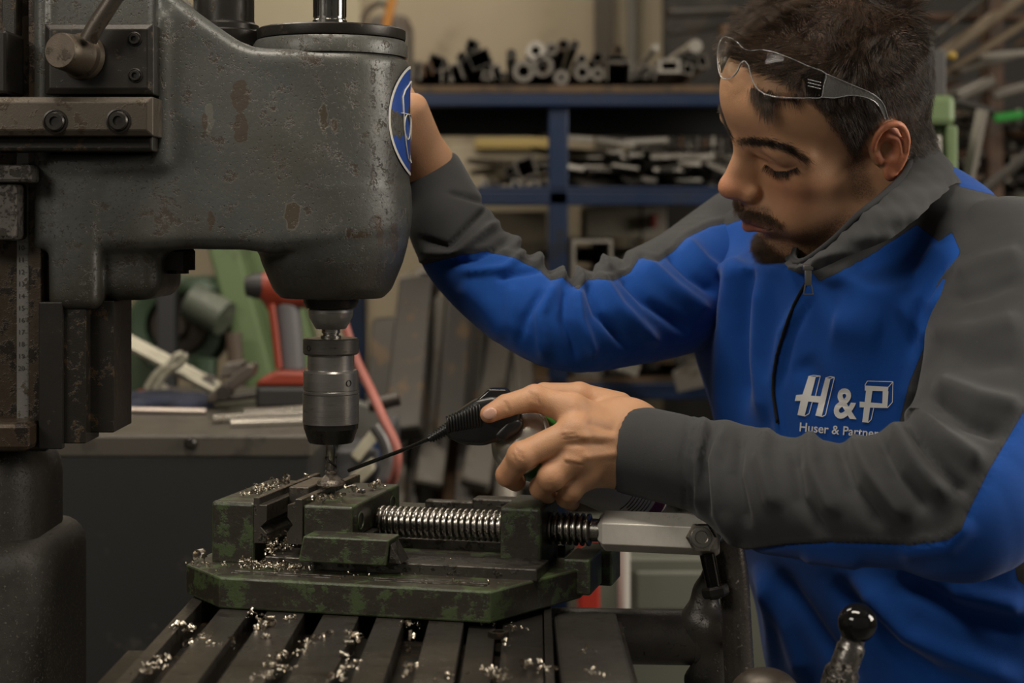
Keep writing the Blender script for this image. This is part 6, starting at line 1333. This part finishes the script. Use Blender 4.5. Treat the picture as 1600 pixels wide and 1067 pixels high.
def build_bench():
    top = worn('worn_bench_top', (.090, .080, .066), (.055, .048, .04), .42, .3, 14, .55, .2, bscale=150); sd = worn('bench_side', (.028, .028, .028), (.04, .037, .032), .5, .3, 10, .6, .15, bscale=120)
    H = .269; Yf = 2.20; zb = CZ - H; x0, x1 = at(60, 0, Yf).x, at(488, 0, Yf).x
    r = empty('workbench', ((x0 + x1) / 2, 2.5, 0)); tag(r, 'dark steel workbench with tools and rods on its top, left behind the vise', 'workbench')
    q = MB(); q.box((x0, Yf, zb - .028), (x1, 2.86, zb), .003); q.build('bench_top', top, r); q = MB(); q.box((x0, Yf + .004, 0), (x1 - .004, 2.84, zb - .028), .003); q.build('bench_body', sd, r)
    q = MB(); q.lathe([(.008, 0), (.008, .006), (.005, .009)], 12, M=frame(at(298, 691, Yf), (0, -1, 0))); q.build('bench_bolt', DARK, r, smooth=40)
    def B(x, y, dz=0): Y = H * FP / (y - HOR) ; p = at(x, y, Y); p.z += dz; return p
    al = add_mat('tool_steel', (.60, .56, .49), (.4, .36, .3), .25, .8, 20); dk = add_mat('dark_tool', (.06, .052, .045), (.04, .035, .03), .4, .6)
    def rod(pts, rr, m, name, lab, cat, grp=None, seg=14, flat=None): q = MB(); q.tube(pts, rr, seg, flat=flat); return tag(q.build(name, m, None, smooth=60), lab, cat, grp)
    rod([B(332, 662, .006), B(480, 655, .006)], .0058, al, 'round_rod', 'shiny rod with bright end, middle of the rods left of the chuck', 'rod', 'shiny rods on the bench'); rod([B(360, 668, .005), B(482, 664, .005)], .0060, al, 'round_rod', 'shiny rod lying nearest the bench edge left of the chuck', 'rod', 'shiny rods on the bench'); rod([B(380, 650, .005), B(482, 644, .005)], .0050, al, 'round_rod', 'shiny rod lying farthest back left of the chuck', 'rod', 'shiny rods on the bench')
    rod([B(200, 646, .005), B(322, 647, .004)], .0062, add_mat('red_white_file', (.40, .34, .30), (.22, .05, .03), .35, .5), 'scriber', 'long pale tool with red marks lying beside the dovetail slide', 'tool', None, 8, (1, .7)); rod([B(322, 636, .01), B(444, 622, .01)], .0055, dk, 'flat_rod', 'long thin bar lying behind the shiny rods', 'bar', None, 4)
    # blue cloth
    s = SDF((-.62, 2.42, zb - .01), (-.40, 2.75, zb + .05), .004); rg = np.random.default_rng(4)
    for k in range(16): a = np.array(B(200 + k * 7.5, 636 + rg.normal() * 3)); s.ell(a + np.array([0, 0, .006]), (.022, .03, .009 + .006 * rg.uniform()), .01)
    V, Q = s.mesh(2); V[:, 2] = np.maximum(V[:, 2], zb + .0005); tag(link('blue_rag', np_mesh('blue_rag', V, Q, mat('navy_cloth', (.012, .016, .035), .9))), 'crumpled navy rag lying behind the pale tool on the bench', 'rag')
    # F-clamp
    cl = empty('bar_clamp', B(290, 640)); tag(cl, 'pale steel bar clamp resting on the bench beside the dovetail slide', 'clamp')
    Yc = 2.58; P = lambda x, y, Y=Yc: at(x, y, Y)
    ivory = add_mat('pale_clamp_steel', (.36, .34, .27), (.26, .24, .18), .42, .5)
    q = MB(); q.tube([P(175, 517), P(345, 606)], .0085, 8, flat=(1, 1)); q.build('clamp_bar', ivory, cl, smooth=40)
    q = MB(); q.tube([P(175, 527, 2.57), P(345, 616, 2.57)], .0065, 8); q.build('clamp_bar', ivory, cl, smooth=40)
    for dx in (0, 13): q = MB(); q.tube(catmull([P(230 + dx, 607, 2.53), P(240 + dx, 590, 2.53), P(254 + dx, 576, 2.53), P(266 + dx, 570, 2.53), P(274 + dx, 558, 2.53), P(286, 553, 2.53)], 5), .0062, 10); q.build('sliding_jaw', ivory, cl, smooth=60)
    q = MB(); q.tube([P(315, 594), P(335, 607)], .011, 8); q.tube([P(322, 590), P(334, 596)], .008, 8); q.build('clamp_screw', dk, cl, smooth=40)
    q = MB(); q.prism([(P(338, 0).x, P(0, 610).z), (P(398, 0).x, P(0, 562).z), (P(411, 0).x, P(0, 563).z), (P(408, 0).x, P(0, 580).z), (P(352, 0).x, P(0, 621).z), (P(336, 0).x, P(0, 622).z)], 2.50, 2.545, 'y', .004); q.build('fixed_head', add_mat('brown_grey_iron', (.12, .10, .085), (.07, .06, .05), .4, .5), cl)
    q = MB(); q.prism([(P(345, 0).x, P(0, 590).z), (P(352, 0).x, P(0, 567).z), (P(385, 0).x, P(0, 563).z), (P(380, 0).x, P(0, 585).z)], 2.56, 2.60, 'y', .004); q.build('wooden_pad', add_mat('grey_pad', (.14, .12, .10), (.08, .07, .06), .6, .1), cl)
    q = MB(); q.lathe([(.0105, -.02), (.0105, .02)], 16, M=frame(P(352, 612, 2.50), (0, -1, 0))); q.build('pivot', dk, cl, smooth=40)
    for k, (x, y, c_) in enumerate(((228, 618, (.32, .06, .02)), (262, 622, (.22, .03, .02)), (245, 606, (.2, .18, .14)), (285, 620, (.12, .11, .09)))): q = MB(); q.tube([B(x - 10, y), B(x + 12, y + 2)], .009, 8); tag(q.build('small_tool', mat('tool_col_%d' % k, c_, .5), None, smooth=50), ['orange-handled tool under the bar clamp', 'dark red tool handle behind the navy rag', 'pale tool handle hidden beneath the sliding jaw', 'grey tool right of the sliding jaw on the bench'][k], 'tool')
    # cordless drill standing on its battery
    dr = empty('cordless_drill', B(440, 640)); tag(dr, 'red and black cordless drill standing on the bench left of the chuck', 'power tool'); red = mat('tool_red', (.22, .030, .013), .45); bk = mat('tool_black', (.018, .017, .017), .5); gy = mat('tool_grey', (.10, .095, .10), .55)
    Yd = 2.55; P = lambda x, y, Y=Yd: at(x, y, Y)
    q = MB(); q.tube([P(384, 448), P(398, 447), P(412, 446)], [.014, .019, .020], 20); q.build('drill_chuck', bk, dr, smooth=40)
    s = SDF(P(400, 480) - Vector((0, .06, .0)), P(500, 420) + Vector((0, .06, 0)), .003) if False else SDF((P(395, 0).x, Yd - .05, P(0, 520).z), (P(520, 0).x, Yd + .05, P(0, 415).z), .003)
    s.chain([np.array(P(416, 446)), np.array(P(445, 452)), np.array(P(488, 455))], [.020, .026, .026], .01); s.cap(np.array(P(424, 462)), np.array(P(436, 505)), .014, .008, .012)
    V, Q = s.mesh(2); link('motor_housing', np_mesh('motor_housing', V, Q, red), dr)
    q = MB(); q.tube(catmull([P(447, 470), P(452, 510), P(455, 545), P(457, 580)], 5), [.019] * 16, 18, flat=(1, 1)); q.build('grip', gy, dr, smooth=180)
    q = MB(); q.tube([P(424, 475, 2.53), P(430, 520, 2.53), P(436, 575, 2.53)], .0055, 10); q.build('front_guard', red, dr, smooth=60)
    a, b = P(402, 600), P(490, 576); q = MB(); q.prism([(P(402, 0).x, P(0, 600).z), (P(412, 0).x, P(0, 588).z), (P(440, 0).x, P(0, 576).z), (P(480, 0).x, P(0, 578).z), (P(490, 0).x, P(0, 600).z)], Yd - .035, Yd + .035, 'y', .005); q.build('foot_plate', red, dr)
    q = MB(); q.box((P(404, 0).x, Yd - .035, B(0, 640).z), (P(490, 0).x, Yd + .04, P(0, 600).z), .006); q.build('battery', bk, dr)
    # papers, hose and stand at the right bench end
    r3 = empty('tool_trolley', at(560, 900, 2.5)); tag(r3, 'grey trolley with blue and white packages at the right bench end', 'trolley')
    gr = worn('grey_sheet', (.10, .10, .105), (.07, .068, .065), .5, .3, 12, .6, .1); q = MB(); q.box((at(522, 0, 2.45).x, 2.45, 0), (at(592, 0, 2.45).x, 2.9, at(0, 702, 2.45).z), .005); q.build('trolley_body', gr, r3)
    q = MB(); q.prism([(at(494, 0, 2.6).x, at(0, 700, 2.6).z), (at(555, 0, 2.6).x, at(0, 628, 2.6).z), (at(600, 0, 2.6).x, at(0, 640, 2.6).z), (at(598, 0, 2.6).x, at(0, 710, 2.6).z)], 2.6, 2.64, 'y', .002); q.build('sloping_plate', worn('grey_plate', (.15, .145, .13), (.09, .085, .08), .4, .4, 12, .6, .1), r3)
    blu = mat('pack_blue', (.02, .055, .17), .5); ivr = mat('pack_ivory', (.40, .37, .28), .6)
    for k, (pts, m_, Y, lb) in enumerate((([(548, 712), (582, 668), (592, 682), (560, 722)], ivr, 2.42, 'ivory package lying tilted right above the vise jaw'), ([(556, 738), (604, 668), (612, 690), (572, 752)], blu, 2.46, 'blue package slanting behind the ivory one'), ([(545, 745), (580, 718), (585, 735), (560, 760)], ivr, 2.40, 'lower ivory package beside the straw tip'), ([(575, 762), (615, 720), (622, 740), (600, 770)], blu, 2.44, 'lower blue package right of the straw tip'))):
        q = MB(); q.prism([(at(x, y, Y).x, at(x, y, Y).z) for x, y in pts], Y, Y + .03, 'y', .002); tag(q.build('package', m_, None), lb, 'package', None)
    pk = mat('pink_rubber', (.36, .12, .095), .5)
    rod(catmull([at(538, 505, 2.42), at(556, 560, 2.42), at(580, 610, 2.40), at(600, 655, 2.36), at(620, 700, 2.34), at(618, 740, 2.35), at(604, 770, 2.4)], 6), .0062, pk, 'pink_hose', 'pink hose curving down right of the chuck', 'hose')
    rod(catmull([at(585, 665, 2.38), at(600, 690, 2.38), at(606, 720, 2.38), at(596, 756, 2.38)], 6), .0085, worn('grey_ring', (.16, .155, .15), (.1, .1, .09), .4, .5, 30, .6, .1), 'grey_ring', 'grey curved pipe inside the bend of the pink hose', 'pipe')
    rod([at(576, 634, 2.4), at(624, 622, 2.4)], .010, dk, 'valve', 'dark valve bar crossing behind the pink hose', 'valve')
    # lower right: cabinet, white post and red part
    q = MB(); q.box((at(905, 0, 2.6).x, 2.6, 0), (at(1400, 0, 2.6).x, 3.0, at(0, 872, 2.6).z), .004); c = q.build('cabinet', worn('grey_green_cabinet', (.115, .12, .095), (.09, .09, .07), .5, .1, 8, .6, .1), None); tag(c, 'grey-green cabinet low behind the vise handle', 'cabinet')
    q = MB(); q.box((at(995, 0, 2.58).x, 2.585, at(0, 955, 2.58).z), (at(1120, 0, 2.58).x, 2.6, at(0, 895, 2.58).z), .003); q.build('drawer_front', worn('grey_green_front', (.13, .135, .11), (.1, .1, .08), .5, .1, 8, .6, .1), c)
    q = MB(); q.tube([at(975, 780, 2.5), at(975, 1200, 2.5)], px2m(9.5, 2.5), 20); tag(q.build('white_post', mat('white_enamel', (.46, .44, .40), .35), None, smooth=60), 'white round post standing behind the vise handle', 'post')
    q = MB(); q.box((at(905, 0, 2.4).x, 2.4, at(0, 1000, 2.4).z), (at(938, 0, 2.4).x, 2.5, at(0, 838, 2.4).z), .004); tag(q.build('red_block', mat('red_paint', (.30, .022, .012), .45), None), 'red machine part seen just behind the vise end lugs', 'block')
# ------------------------------------------------------------------ build everything
build_room(); build_racks(); build_green_machines(); build_bench()
build_press(); vise, VM = build_vise(); build_workpiece(VM); build_can()
person, head_bvh = build_person(); build_goggles(None, head_bvh); build_chips(VM)
relabel_all()
